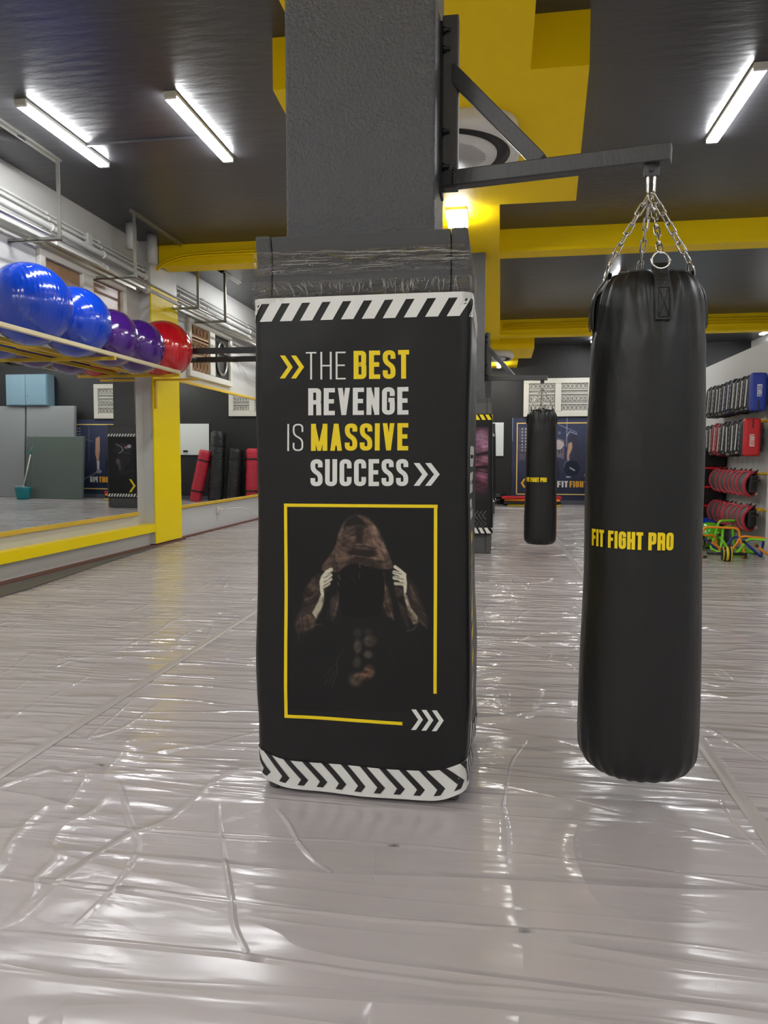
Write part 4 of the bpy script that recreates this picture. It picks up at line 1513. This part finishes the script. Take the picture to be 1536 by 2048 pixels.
NV, GD = (58, 63, 88), (240, 205, 120)
post = [('p', [(0, 0), (300, 0), (300, 60), (0, 40)], (62, 70, 98), .6, 30), ('p', [(0, 140), (300, 130), (300, 200), (0, 200)], (40, 48, 72), .7, 30),
        ('p', [(15, 22), (60, 26), (60, 100), (15, 104)], (104, 98, 110), .7, 6), ('l', [(6, 60), (60, 66)], 3, (52, 54, 72), .9, 2), ('l', [(10, 84), (60, 86)], 2, (52, 54, 72), .9, 2),
        ('l', [(0, 0), (0, 56)], 3, (150, 165, 190), .8, 2),
        ('l', [(92, 20), (92, 120)], 3, (110, 118, 144), .9, 2),
        ('p', [(96, 46), (122, 54), (121, 100), (95, 92)], (120, 112, 124), .9, 2), ('e', 108, 66, 13, 12, (190, 182, 184), .95, .15),
        ('l', [(97, 66), (101, 75), (108, 79), (116, 77), (120, 70)], 1.6, (30, 30, 46), .9, 1),
        ('l', [(104, 80), (104, 85)], 2, (30, 30, 46), .9, 1), ('l', [(110, 81), (110, 86)], 2, (30, 30, 46), .9, 1), ('l', [(116, 80), (116, 84)], 2, (30, 30, 46), .9, 1),
        ('l', [(127, 0), (127, 70)], 2.2, (150, 160, 184), .8, 1.5), ('l', [(108, 17), (150, 36)], 1.6, (160, 168, 190), .8, 1), ('l', [(127, 45), (133, 34), (150, 40)], 2, (190, 196, 210), .8, 1.2),
        ('e', 110, 37, 3.4, 4, (110, 118, 144), .9, .4),
        ('p', [(131, 62), (139, 58), (141, 72), (133, 92), (134, 104), (129, 104), (128, 90)], (196, 156, 132), .95, 1.5),
        ('e', 143, 52, 9, 9, (60, 58, 70), .95, .3), ('p', [(140, 62), (156, 60), (160, 108), (140, 108)], (58, 60, 76), .95, 3),
        ('e', 140, 122, 18, 19, (34, 40, 58), 1, .1), ('l', [(136, 121), (146, 127)], 3, (200, 204, 214), .9, 1),
        ('l', [(122, 120), (124, 108), (132, 102)], 1.4, (130, 138, 160), .8, 1), ('l', [(128, 143), (136, 143)], 3, (214, 214, 220), .9, 1),
        ('p', [(92, 100), (108, 102), (112, 140), (96, 150)], (36, 44, 66), .9, 6),
        # right part of the print
        ('l', [(205, 20), (207, 110)], 2, (110, 120, 150), .8, 1.5), ('l', [(190, 60), (225, 50)], 2, (130, 120, 130), .8, 1.5),
        ('p', [(172, 44), (184, 50), (186, 90), (182, 110), (176, 110), (172, 80)], (190, 150, 126), .95, 2),
        ('p', [(174, 110), (182, 110), (181, 134), (175, 134)], (206, 206, 208), .95, 1.5), ('l', [(180, 140), (240, 168)], 4, (140, 146, 150), .7, 2),
        ('e', 176, 139, 8, 5, (150, 156, 160), .95, .3)]
for q in range(6):
    for w in range(8):
        post.append(('e', 24 + q * 8, 27 + w * 7.4, 1.5, 1.8, (214, 216, 226), .9, .6))
for q in range(9):
    for w in range(9):
        post.append(('e', 232 + q * 6.2, 24 + w * 7.8, 1.5, 1.8, (214, 216, 226), .9, .6))
picture('poster_print', 300, 200, 0, 300, 0, 200, pp, NV, post, t, grain=.08)
MB().box(PXA, PXB, .002, .012, PZA, PZB).build('poster_board', M['black_plastic'], t)
fr = MB()
zt0, zb0 = pp(0, 12)[2], pp(0, 184)[2]
for (x0, x1, z0, z1) in ((12, 288, zt0 - .025, zt0), (12, 288, zb0 - .025, zb0)):
    fr.box(pp(x0, 0)[0], pp(x1, 0)[0], -.004, 0, z0, z1)
for x in (12, 288):
    fr.box(pp(x, 0)[0] - .012, pp(x, 0)[0] + .012, -.004, 0, zb0, zt0)
fr.build('printed_frame', mat('gold_print', rgb(240, 205, 120), .4), t)


def ptext(s, x0, x1, z0, z1, m, t_=.19):
    mb = MB()
    text(mb, s, lambda u, v: (x0 + (x1 - x0) * u, -.005, z0 + (z1 - z0) * v), t_, .08, 1)
    mb.build('lettering', m, t)


ptext('FIT', 1.355, 1.605, .415, .565, M['print_white'])
ptext('FIGHT', 1.64, 2.05, .415, .565, M['print_orange'])
ptext('PRO', 2.09, 2.34, .415, .565, M['print_white'])
mb = MB()
chevron_px(mb, .50, .62, .62, .40, .05, lambda x, z: (x, -.005, z), True)
mb.build('printed_arrow', M['print_orange'], t)

t = thing('whiteboard', (-.52, Y1 - .02, 1.56), 'white marker board on the black back wall', 'whiteboard')
MB().rbox(-.60, .60, -.01, .01, -.40, .40, .004).build('board', M['board'], t)
MB().rbox(.0, .12, -.035, -.01, -.33, -.28, .004).build('board_eraser', M['black_plastic'], t)


def grille_window(name, x0, x1, z0, z1, label):
    y = Y1
    f = MB()
    xm = (x0 + x1) / 2
    f.box(x0, x1, y - .06, y, z1 - .12, z1).box(x0, x1, y - .06, y, z0, z0 + .12)
    f.box(x0, x0 + .12, y - .06, y, z0 + .12, z1 - .12).box(x1 - .12, x1, y - .06, y, z0 + .12, z1 - .12)
    f.box(xm - .07, xm + .07, y - .065, y, z0 + .12, z1 - .12)
    o = bevel(f.build(name, M['white_frame']), .008)
    tag(o, label, kind='structure')
    MB().box(x0 + .12, x1 - .12, y - .02, y - .01, z0 + .12, z1 - .12).build('window_pane', M['pane_lit'], o)
    g = MB()
    for (a, b) in ((x0 + .13, xm - .08), (xm + .08, x1 - .13)):
        n = 6
        for k in range(n):
            cx = a + (k + .5) * (b - a) / n
            for zz, rx, rz in ((z1 - .19, .045, .05), (z0 + .20, .04, .06), (z0 + .42, .035, .05)):
                g.tube([(cx + rx * math.cos(q), y - .035, zz + rz * math.sin(q)) for q in [i * PI / 6 for i in range(12)]], .008, 5, closed=True)
        for zz in (z1 - .27, z1 - .36, z0 + .30, z0 + .13):
            g.box(a, b, y - .045, y - .03, zz - .012, zz + .012)
    g.build('window_grille', M['grille_white'], o)


grille_window('window_3', .54, 2.14, 2.09, 2.99, 'white ornamental grille window above the back wall poster')
grille_window('window_4', -3.0, -1.7, 2.15, 3.0, 'white window high on the back wall seen in the mirrors')

# rolled mats leaning on the back wall (seen in the mirrors)
def rolled(x, y, h, r, m, lean, label, wrapped=False):
    t = thing('rolled_mat', (x, y, .005), label, 'rolled mat', 'rolled mats standing at the back wall')
    t.rotation_euler = (math.radians(-3), lean, 0)
    prof = [(.001, 0), (r * .92, 0), (r, .03)] + [(r * (1 + .03 * math.sin(i * 2.3)), .03 + (h - .08) * i / 12) for i in range(1, 13)] + [(r * .95, h - .02), (r * .8, h), (.001, h - .01)]
    MB().lathe(prof, n=24).build('roll', m, t)
    s = MB()
    for z in (.2 * h, .8 * h):
        s.lathe([(r * 1.05, z - .02), (r * 1.06, z), (r * 1.05, z + .02)], n=24)
    s.build('binding_strap', M['strap'], t)


rolled(-.98, 17.5, 1.30, .15, M['red_vinyl'], math.radians(-12), 'red rolled mat in clear wrap leaning beside the whiteboard')
rolled(-1.50, 17.6, 1.75, .20, M['black_vinyl'], math.radians(-2), 'tallest black rolled mat between a red roll and shorter black roll')
rolled(-1.95, 17.65, 1.32, .19, M['black_vinyl'], math.radians(-3), 'shorter black rolled mat between tall black roll and far red roll')
rolled(-2.5, 17.7, 1.32, .22, M['red_vinyl'], 0, 'plain red rolled mat standing upright at the end of the row')


def crash_mat(x0, x1, y, th, h, lean, m, label):
    t = tag(bevel(MB().box(x0, x1, 0, th, 0, h).build('gym_mat', m), .02, 3), label, 'gym mat', 'mats leaning at the back wall')
    t.location = (0, y, 0.0)
    t.rotation_euler = (math.radians(lean), 0, 0)


crash_mat(2.60, 4.00, 17.72, .12, 2.42, -3, M['mat_grey'], 'tall light grey mat behind the green mats in the mirror')
crash_mat(4.04, 5.3, 17.72, .12, 2.42, -3, M['mat_grey'], 'tall grey mat at the mirror panel edge beside the bucket')
crash_mat(2.10, 3.55, 17.30, .10, 1.62, -5, M['mat_green'], 'front grey green mat leaning in the mirror')
crash_mat(2.30, 3.75, 17.44, .10, 1.62, -5, M['mat_green'], 'middle grey green mat leaning behind the front one')
crash_mat(2.45, 3.90, 17.575, .10, 1.62, -4, M['mat_green'], 'rear grey green mat of the three leaning together')

t = thing('mop_bucket', (3.56, 17.0, 0), 'teal plastic bucket with mop before the leaning mats', 'bucket')
MB().lathe([(.001, .01), (.15, .01), (.15, 0), (.16, .02), (.21, .28), (.22, .30), (.20, .29), (.15, .03), (.001, .03)], n=28).build('pail', M['teal'], t)
MB().tube([(.19, 0, .27), (.14, -.1, .33), (0, -.16, .34), (-.14, -.1, .33), (-.19, 0, .27)], .006, 6).build('handle', M['white_plastic'], t)
t = thing('mop', (3.56, 17.0, .04), 'teal handled mop standing in the bucket', 'mop')
MB().tube([(0, 0, .15), (-.12, .25, 1.25)], .014, 8).build('pole', M['white_plastic'], t)
MB().tube([(-.105, .215, 1.1), (-.122, .255, 1.29)], .018, 8).build('grip', M['teal'], t)
MB().lathe([(.001, 0), (.07, .0), (.08, .06), (.03, .16), (.001, .17)], n=16).build('mop_head', M['mat_grey'], t)

t = thing('wall_cabinet', (3.95, Y1, 2.42), 'pale blue wall cabinet above the grey mats in the mirror', 'cabinet')
MB().rbox(-.62, .62, -.32, 0, 0, .82, .01).build('body', M['blue_cab'], t)
for x0, x1 in ((-.60, -.01), (.01, .60)):
    dr = MB().rbox(x0, x1, -.34, -.32, .02, .80, .004).build('door', M['blue_cab'], t)
    MB().sphere((x0 + .05 if x0 > -.1 else x1 - .05, -.355, .25), .016, 8).build('knob', M['chrome'], dr)

# things lying on the floor by the back wall
t = thing('battle_rope', (-.15, 17.6, 0), 'coiled black battle rope on the floor by the back wall', 'rope')
pts = []
for i in range(150):
    a = i * .28
    r = .26 + .06 * math.sin(i * .13)
    pts.append((r * math.cos(a), r * .8 * math.sin(a), .03 + .0017 * i + .012 * math.sin(i * .9)))
MB().tube(pts, .024, 7).build('coil', M['black_plastic'], t)
pts = [(.25 + .12 * k, -.1 - .12 * math.sin(k * 1.1), .03) for k in range(6)]
MB().tube(pts, .022, 7).build('loose_end', M['black_plastic'], t)


def bench_step(x, y, z, w, m, label, rot=0, h=.05):
    o = tag(MB().rbox(-w / 2, w / 2, -.14, .14, 0, h, .015).build('foam_board', m), label, 'board', 'boards stacked by the back wall')
    o.location = (x, y, z)
    o.rotation_euler = (0, 0, rot)


bench_step(.72, 17.35, .17, 1.35, M['pad_red'], 'red topmost board of the small stack by the back wall', .03, .06)
bench_step(.74, 17.35, .12, 1.25, M['orange_tube'], 'orange board directly under the red one', -.04)
bench_step(.74, 17.35, .06, 1.30, M['black_plastic'], 'black board in the middle of the low stack', .05)
bench_step(.78, 17.35, .0, 1.2, mat('dull_yellow_board', rgb(206, 178, 40), .5), 'yellow lowest board of the small stack on the floor', -.03)
t = thing('floor_bar', (-.18, 15.9, 0), 'long pale barbell bar lying on the floor beyond the pillars', 'bar')
MB().tube([(0, 0, .03), (1.0, 0.0, .03)], .014, 8).build('shaft', M['white_plastic'], t)
MB().tube([(-.16, 0, .03), (0, 0, .03)], .03, 10).build('end_grip', M['black_plastic'], t)

# ================================================================ BALL RACK
rack = thing('ball_rack', (0, 0, 2.10), 'wall rack of two long rails carrying the exercise balls', 'rack')
MB().rbox(-3.72, -3.68, 3.0, 8.24, -.018, .018, .004).build('rail', mat('cream_rail_paint', rgb(216, 204, 168), .4), rack)['label'] = 'cream outer rail'
MB().rbox(-4.17, -4.13, 3.0, 8.30, -.018, .018, .004).build('rail', M['amber'], rack)['label'] = 'yellow inner rail'
for y in (4.2, 6.75, 8.22):
    b = MB().rbox(-4.40, -3.68, y - .018, y + .018, -.05, -.018, .003)
    b.rbox(-4.40, -4.365, y - .018, y + .018, -.38, -.05, .003)
    b.build('support_bracket', M['amber'], rack)
t = MB().rbox(-4.245, -3.68, 8.72, 8.76, 2.06, 2.085, .003).rbox(-4.27, -4.22, 8.70, 8.745, 1.72, 2.07, .003)
tag(t.build('shelf_bracket', M['amber']), 'amber bracket on the edge of the yellow pilaster', 'bracket')
for y, r, m, lb in ((5.80, .345, 'ball_blue', 'largest blue exercise ball at the left frame edge'),
                    (6.475, .325, 'ball_blue', 'second blue exercise ball beside the purple ones'),
                    (7.09, .290, 'ball_purple', 'purple exercise ball touching the blue one'),
                    (7.68, .290, 'ball_purple', 'purple exercise ball touching the red one'),
                    (8.315, .335, 'ball_red', 'red exercise ball at the end of the rack')):
    dz = math.sqrt((r + .016) ** 2 - .225 ** 2)
    o = MB().sphere((0, 0, 0), r, 28, .99).build('exercise_ball', M[m], loc=(-3.925, y, 2.11 + dz))
    o.rotation_euler = (.3, .5, y)
    tag(o, lb, 'exercise ball', 'exercise balls on the rack')
    MB().lathe([(r * .14, .0), (r * .12, .004), (r * .05, .006), (.001, .002)], c=(0, 0, r * .978), n=20).build('valve_plug', M[m], o)

# cable and socket low on the left wall
t = thing('wall_socket', (-4.30, 11.0, .30), 'white wall socket with plug below the far mirrors', 'socket')
MB().rbox(-.06, -.03, -.05, .05, -.05, .05, .006).build('plate', M['white_plastic'], t)
MB().rbox(-.03, .03, -.02, .02, -.02, .02, .005).build('plug', M['white_plastic'], t)
pts = [(-4.26, 11.0, .30), (-4.15, 11.25, .32), (-4.1, 11.6, .28), (-4.08, 12.0, .16), (-4.02, 12.4, .05), (-3.8, 12.8, .012), (-3.3, 13.1, .012)]
tag(MB().tube(rpath(pts, .5), .008, 6).build('power_cable', M['cord']), 'white cable trailing from the wall socket to the floor', 'cable')
pts = [(XL + .02, 12.0, 2.75), (XL + .06, 12.6, 2.45), (XL + .06, 13.3, 2.55), (XL + .02, 13.9, 3.0)]
tag(MB().tube(rpath(pts, .5), .008, 6).build('hanging_cable', M['cord']), 'white cable drooping on the wall beside the scrollwork window', 'cable')

# ================================================================ FLOOR TAPES
for x, y0, y1, lb in ((.775, -1.0, 15.0, 'clear tape seam on the floor under the hanging bag'), (-1.72, -1.0, 13.0, 'clear tape seam on the floor left of the padded pillar')):
    mb = MB()
    n = 60
    vs = []
    for i in range(n + 1):
        y = y0 + (y1 - y0) * i / n
        q = x + .012 * math.sin(y * .9)
        for w, z in ((-.026, .0015), (-.02, .0045), (0, .006), (.02, .0045), (.026, .0015)):
            vs.append((q + w, y, z))
    mb.add(vs, [(i * 5 + j, i * 5 + j + 1, i * 5 + j + 6, i * 5 + j + 5) for i in range(n) for j in range(4)], True)
    tag(mb.build('floor_tape', M['tape']), lb, 'floor tape')

# folds standing up in the clear floor film near the camera
fold = MB()
for pts, wd, hh in (([(0, 1745), (160, 1768), (330, 1785), (600, 1822), (900, 1850), (1200, 1868), (1536, 1910)], .030, .0035),
                    ([(0, 1862), (200, 1882), (420, 1904), (600, 1928), (860, 1965), (1150, 1990), (1536, 2030)], .034, .0045),
                    ([(0, 1640), (200, 1652), (430, 1668), (680, 1682), (900, 1698), (1180, 1722), (1536, 1775)], .028, .0035),
                    ([(436, 1605), (444, 1690), (462, 1790), (470, 1860), (492, 1906)], .026, .005),
                    ([(556, 1618), (596, 1680), (630, 1725), (662, 1745)], .026, .006),
                    ([(236, 1560), (262, 1640), (280, 1700), (240, 1765), (150, 1850)], .030, .005),
                    ([(1440, 1600), (1480, 1660), (1536, 1710)], .024, .004),
                    ([(0, 1515), (150, 1522), (260, 1535), (420, 1548), (505, 1555)], .030, .004),
                    ([(960, 1560), (1100, 1590), (1300, 1640), (1536, 1690)], .026, .003)):
    P = resample(rpath([on_plane(u, v, z=0) for u, v in pts], .4), .02)
    k = len(P)
    vs = []
    for i, p in enumerate(P):
        t_ = (P[min(i + 1, k - 1)] - P[max(i - 1, 0)]).normalized()
        nn = Vector((-t_.y, t_.x, 0))
        e = math.sin(PI * (i + .5) / k) ** .4 * (.75 + .35 * noise.noise(p * 9))
        p = p + nn * .006 * noise.noise(p * 6)
        for w, z in ((-1, -.0006), (-.6, .12), (-.25, .72), (0, 1), (.2, .75), (.55, .15), (1, -.0006)):
            vs.append((p.x + nn.x * w * wd / 2, p.y + nn.y * w * wd / 2, (z * hh * e if z > 0 else -.0004)))
    fold.add(vs, [(i * 7 + j, i * 7 + j + 1, i * 7 + j + 8, i * 7 + j + 7) for i in range(k - 1) for j in range(6)], True)
struct('floor_film_folds', fold, M['floor'], 'raised folds of the clear film covering the floor')

# ================================================================ PADS ON THE PARTITION
PWX = 2.95


def peg_rail(z, label):
    mb = MB().box(PWX - .012, PWX, 8.62, 10.6, z - .012, z + .012)
    for i in range(12):
        y = 8.72 + i * .165
        mb.tube([(PWX, y, z), (PWX - .10, y, z), (PWX - .12, y, z + .02)], .006, 6)
    tag(mb.build('peg_rail', M['peg']), label, 'peg rail', 'yellow peg rails on the partition')


for z, lb in ((2.02, 'yellow peg rail at the top of the partition'), (1.52, 'yellow peg rail second from the top'), (.93, 'yellow peg rail above the upper curved shields'), (.52, 'lowest yellow peg rail on the partition')):
    peg_rail(z, lb)


def kick_pad(body, edge):
    """long rectangular forearm pad hanging on edge, face towards the camera"""
    t = thing('kick_pad', (0, 0, 0), 'x', 'kick pad')
    vs, fs = [], []
    n = 12
    prof = []
    for i in range(n + 1):
        k = i / n
        z = -.205 + .41 * k
        w = .105 * (1 - .35 * abs(2 * k - 1) ** 8)
        bow = .022 * (1 - (2 * k - 1) ** 2)
        prof.append((z, w, bow))
    for z, w, bow in prof:
        for (x, y) in ((-w, -.045), (-w * .8, -.055), (w * .8, -.055), (w, -.045), (w, .035), (w * .8, .045), (-w * .8, .045), (-w, .035)):
            vs.append((x, y - bow, z))
    for i in range(n):
        for j in range(8):
            fs.append((i * 8 + j, i * 8 + (j + 1) % 8, i * 8 + 8 + (j + 1) % 8, i * 8 + 8 + j))
    fs += [tuple(range(8))[::-1], tuple(n * 8 + j for j in range(8))]
    MB().add(vs, fs, True).build('pad_body', body, t)
    # white strip on the forward edge with slanted dashes beside it
    st = MB().box(-.092, -.079, -.079, -.060, -.15, .15)
    st.build('printed_stripe', M['print_white'], t)
    ds = MB()
    for k in range(5):
        z = -.14 + k * .062
        ds.add([(-.045, -.081, z), (-.020, -.081, z + .02), (-.020, -.081, z + .036), (-.045, -.081, z + .016)], [(0, 1, 2, 3)])
        ds.add([(-.111, -.05, z), (-.111, -.02, z + .02), (-.111, -.02, z + .036), (-.111, -.05, z + .016)], [(0, 1, 2, 3)])
    ds.build('printed_dash', M['print_white'], t)
    MB().rbox(-.1, .1, .045, .075, -.15, .15, .008).build('arm_strap', edge, t)
    MB().rbox(-.08, -.045, -.078, -.068, -.19, -.165, .002).build('buckle', M['galv'], t)
    return t


pk = {'black': kick_pad(M['pad_black'], M['pad_black']), 'navy': kick_pad(M['pad_black'], M['pad_navy']), 'blue': kick_pad(M['pad_navy'], M['pad_navy']), 'red': kick_pad(mat('dark_red_pad', rgb(140, 24, 34), .45), M['pad_red'])}
used = set()
ORD = ['first', 'second', 'third', 'fourth', 'fifth', 'sixth', 'seventh', 'eighth', 'ninth', 'tenth', 'eleventh', 'twelfth']


def put(kind, loc, rot, label, group):
    src = pk[kind]
    t = src if kind not in used else copy_tree(src)
    used.add(kind)
    t.location = loc
    t.rotation_euler = rot
    t['label'] = label
    t['group'] = group


row1 = ['black', 'navy', 'navy', 'black', 'blue', 'navy', 'navy', 'black', 'black', 'black']
for k, kd in enumerate(row1):
    put(kd, (2.82, 8.98 + k * .172, 1.835 + random.uniform(-.008, .008)), (0, math.radians(3), random.uniform(-.08, .08) - .12),
        f'{ORD[k]} dark kick pad behind the blue front pad in the top row', 'kick pads in the top row')
row2 = ['navy', 'black', 'black', 'black', 'black', 'red', 'red', 'black', 'black']
for k, kd in enumerate(row2):
    put(kd, (2.80, 9.02 + k * .185, 1.335 + random.uniform(-.01, .01)), (0, math.radians(random.uniform(-3, 4)), random.uniform(-.12, .12) - .12),
        f'{ORD[k]} {"red" if kd == "red" else "dark"} kick pad behind the red front pad in the second row', 'kick pads in the second row')


def front_pad(loc, m, label, z=0, flip=False):
    t = thing('kick_pad', loc, label, 'kick pad')
    t.rotation_euler = (0, 0, -.1)
    MB().rbox(-.085, .085, -.06, .05, -.21, .21, .03, 4).build('pad_body', m, t)
    MB().rbox(-.006, .006, -.064, -.055, .10 if flip else -.20, .20 if flip else -.10, .002).build('slot', M['black_plastic'], t)
    let = MB()
    text(let, 'FIGHTER', (lambda u, v: (-.03 + .05 * (1 - v), -.0615, -.02 + .13 * (1 - u) - .08)) if flip else (lambda u, v: (.03 - .05 * v, -.0615, -.05 + .13 * u)), .15, .09, 1)
    let.build('lettering', M['print_white'], t)
    MB().rbox(-.09, .09, .05, .10, -.17, .17, .01).build('arm_strap', M['pad_black'], t)
    MB().rbox(.085, .10, -.04, .05, -.16, .16, .005).build('side_strap', M['pad_black'], t)


front_pad((2.80, 8.77, 1.83), M['pad_blue'], 'bright blue kick pad with white lettering at the front of the top row')
front_pad((2.76, 8.80, 1.335), M['pad_red'], 'bright red kick pad with white lettering at the front of the second row', flip=True)


def shield():
    """curved target pad: red padded ring with grey centre and black straps"""
    t = thing('curved_shield', (0, 0, 0), 'x', 'strike shield')
    n = 28
    ring = []
    for i in range(n):
        a = 2 * PI * i / n
        x = .105 * (abs(math.cos(a)) ** .8) * math.copysign(1, math.cos(a))
        z = .155 * (abs(math.sin(a)) ** .8) * math.copysign(1, math.sin(a))
        ring.append((x, -.055 * math.cos(z / .155 * 1.3), z))
    MB().tube(ring, .020, 8, closed=True).build('padded_rim', M['pad_rim'], t)
    vs = [(p[0] * k, p[1] - .004 * (1 - k), p[2] * k) for k in (1, .66, .33) for p in ring] + [(0, -.062, 0)]
    # follow the curve of the rim
    vs = [(x, -.058 * math.cos(z / .155 * 1.3) - .004, z) for x, y, z in vs]
    fs = [(i * n + j, i * n + (j + 1) % n, (i + 1) * n + (j + 1) % n, (i + 1) * n + j) for i in range(2) for j in range(n)] + [(2 * n + j, 2 * n + (j + 1) % n, 3 * n) for j in range(n)]
    MB().add(vs, fs, True).build('face', M['pad_grey'], t)
    MB().rbox(-.075, .075, -.03, .015, -.11, .12, .02, 3).build('backing', M['pad_black'], t)
    s = MB().tube([(-.07, .01, .05), (0, .06, .06), (.07, .01, .05)], .012, 6).tube([(-.02, 0, .15), (0, .03, .19), (.02, .0, .15)], .008, 6)
    s.build('strap', M['pad_black'], t)
    MB().rbox(-.1, -.06, .0, .012, -.15, -.12, .002).build('tag', M['print_white'], t)
    return t


sh = shield()
for r_, (z, nn, gr) in enumerate(((.82, 9, 'upper'), (.42, 10, 'lower'))):
    for k in range(nn):
        t = sh if (r_ == 0 and k == 0) else copy_tree(sh)
        t.location = (2.80, 8.80 + k * (1.72 / nn), z + random.uniform(-.008, .008))
        t.rotation_euler = (math.radians(-4 + random.uniform(-3, 3)), math.radians(random.uniform(-4, 8)), -1.38 + random.uniform(-.2, .2))
        t.scale = (1, 1, .86)
        if k == 0:
            t.rotation_euler[2] = -2.35
        t['label'] = f'{ORD[k]} red rimmed curved shield from the near end of the {gr} shield row'
        t['group'] = f'curved shields in the {gr} row'

# stack of black foam boxes with coloured seams
for k in range(5):
    t = thing('foam_box', (2.62, 10.45, k * .248), ('lowest', 'second from bottom', 'middle', 'second from top', 'topmost')[k] + ' black foam box in the stack beside the shields', 'foam box', 'stack of black foam boxes')
    MB().rbox(-.31, .31, -.16, .16, 0, .215, .012).build('body', M['black_plastic'], t)
    MB().rbox(-.312, .312, -.162, .162, .215, .247, .006).build('lid_band', M['stack_green'] if k in (0, 4) else M['pad_red'], t)

# balls and training kit on the floor
for (x, y, r, m, lb, sz) in ((2.55, 9.55, .17, 'ball_green', 'green exercise ball on the floor among the hurdles', .95), (2.62, 10.05, .19, 'ball_blue', 'small blue ball on the floor behind the green ball', .9),
                         (2.32, 9.85, .12, 'ball_red', 'small red ball peeking behind the green ball', 1)):
    tag(MB().sphere((x, y, r * sz), r, 18, sz).build('exercise_ball', M[m]), lb, 'exercise ball', 'balls on the floor by the partition')


def hurdle(p0, h, w, d, ang, tilt, m, label, x=0):
    """U shaped agility hurdle of round tube with feet"""
    t = thing('agility_hurdle', p0, label, 'hurdle', 'agility hurdles heaped by the partition', ang)
    pts = [(-w / 2 - .03, -d, 0), (-w / 2 - .03, 0, .0), (-w / 2 + .02, 0, h * .45), (-w / 2 + .05, 0, h), (w / 2 - .05, 0, h), (w / 2 - .02, 0, h * .45), (w / 2 + .03, 0, 0), (w / 2 + .03, -d, 0)]
    R = Matrix.Rotation(tilt, 4, 'X')
    pts = [R @ Vector(p) + Vector((0, 0, .016)) for p in pts]
    zmin = min(p.z for p in pts) - .014
    pts = [p - Vector((0, 0, zmin)) for p in pts]
    MB().tube(rpath(pts, .05), .014, 8).build('frame_tube', m, t)
    for a, b in ((pts[0], pts[1]), (pts[-1], pts[-2])):
        MB().tube([a, a + (b - a) * .12], .0165, 8).build('end_cap', M['black_plastic'], t)


hurdle((2.33, 8.95, 0), .20, .42, .30, .5, 0, M['orange_tube'], 'orange hurdle standing nearest the hanging bag edge')
hurdle((2.50, 8.9, 0), .30, .46, .34, -.35, -.05, M['orange_tube'], 'tall orange hurdle in front of the green ball')
hurdle((2.62, 9.05, 0), .30, .36, .3, .9, 0, M['green_tube'], 'lime hurdle standing in the middle of the heap')
hurdle((2.66, 9.22, 0), .33, .34, .3, .2, .1, M['green_tube'], 'lime hurdle with the highest top bar')
hurdle((2.70, 8.85, 0), .22, .5, .36, -1.0, -.6, M['blue_tube'], 'navy blue hurdle leaning near the partition')
hurdle((2.74, 8.62, 0), .24, .5, .4, -.9, -.5, M['orange_tube'], 'orange hurdle fallen toward the partition pier')
hurdle((2.78, 8.42, 0), .26, .55, .45, -.75, -.7, M['green_tube'], 'lime hurdle fallen at the right frame edge')
t = thing('ab_roller', (2.42, 8.38, .078), 'black and yellow striped ab roller wheel on the floor', 'ab roller', rz=-.1)
MB().lathe([(.001, -.05), (.07, -.05), (.077, -.04), (.077, .04), (.07, .05), (.001, .05)], n=32, m=Matrix.Rotation(PI / 2, 4, 'Y')).build('wheel', M['black_plastic'], t)
s = MB()
for a, b in ((-.044, -.034), (-.012, .012), (.034, .044)):
    s.lathe([(.0772, a), (.0785, a), (.0785, b), (.0772, b)], n=32, m=Matrix.Rotation(PI / 2, 4, 'Y'))
s.build('stripe', M['print_yellow'], t)
MB().tube([(-.20, 0, 0), (.20, 0, 0)], .017, 10).build('handle_bar', M['black_plastic'], t)
t = thing('ab_roller', (2.36, 9.35, .095), 'black double wheel roller lying beneath the green ball', 'ab roller', rz=.9)
MB().lathe([(.001, -.05), (.08, -.05), (.093, -.04), (.093, .04), (.08, .05), (.001, .05)], n=32, m=Matrix.Rotation(PI / 2, 4, 'Y')).build('wheel', M['black_plastic'], t)
s = MB()
for a, b in ((-.045, -.037), (.037, .045)):
    s.lathe([(.092, a), (.095, a), (.095, b), (.092, b)], n=32, m=Matrix.Rotation(PI / 2, 4, 'Y'))
s.build('stripe', M['print_yellow'], t)
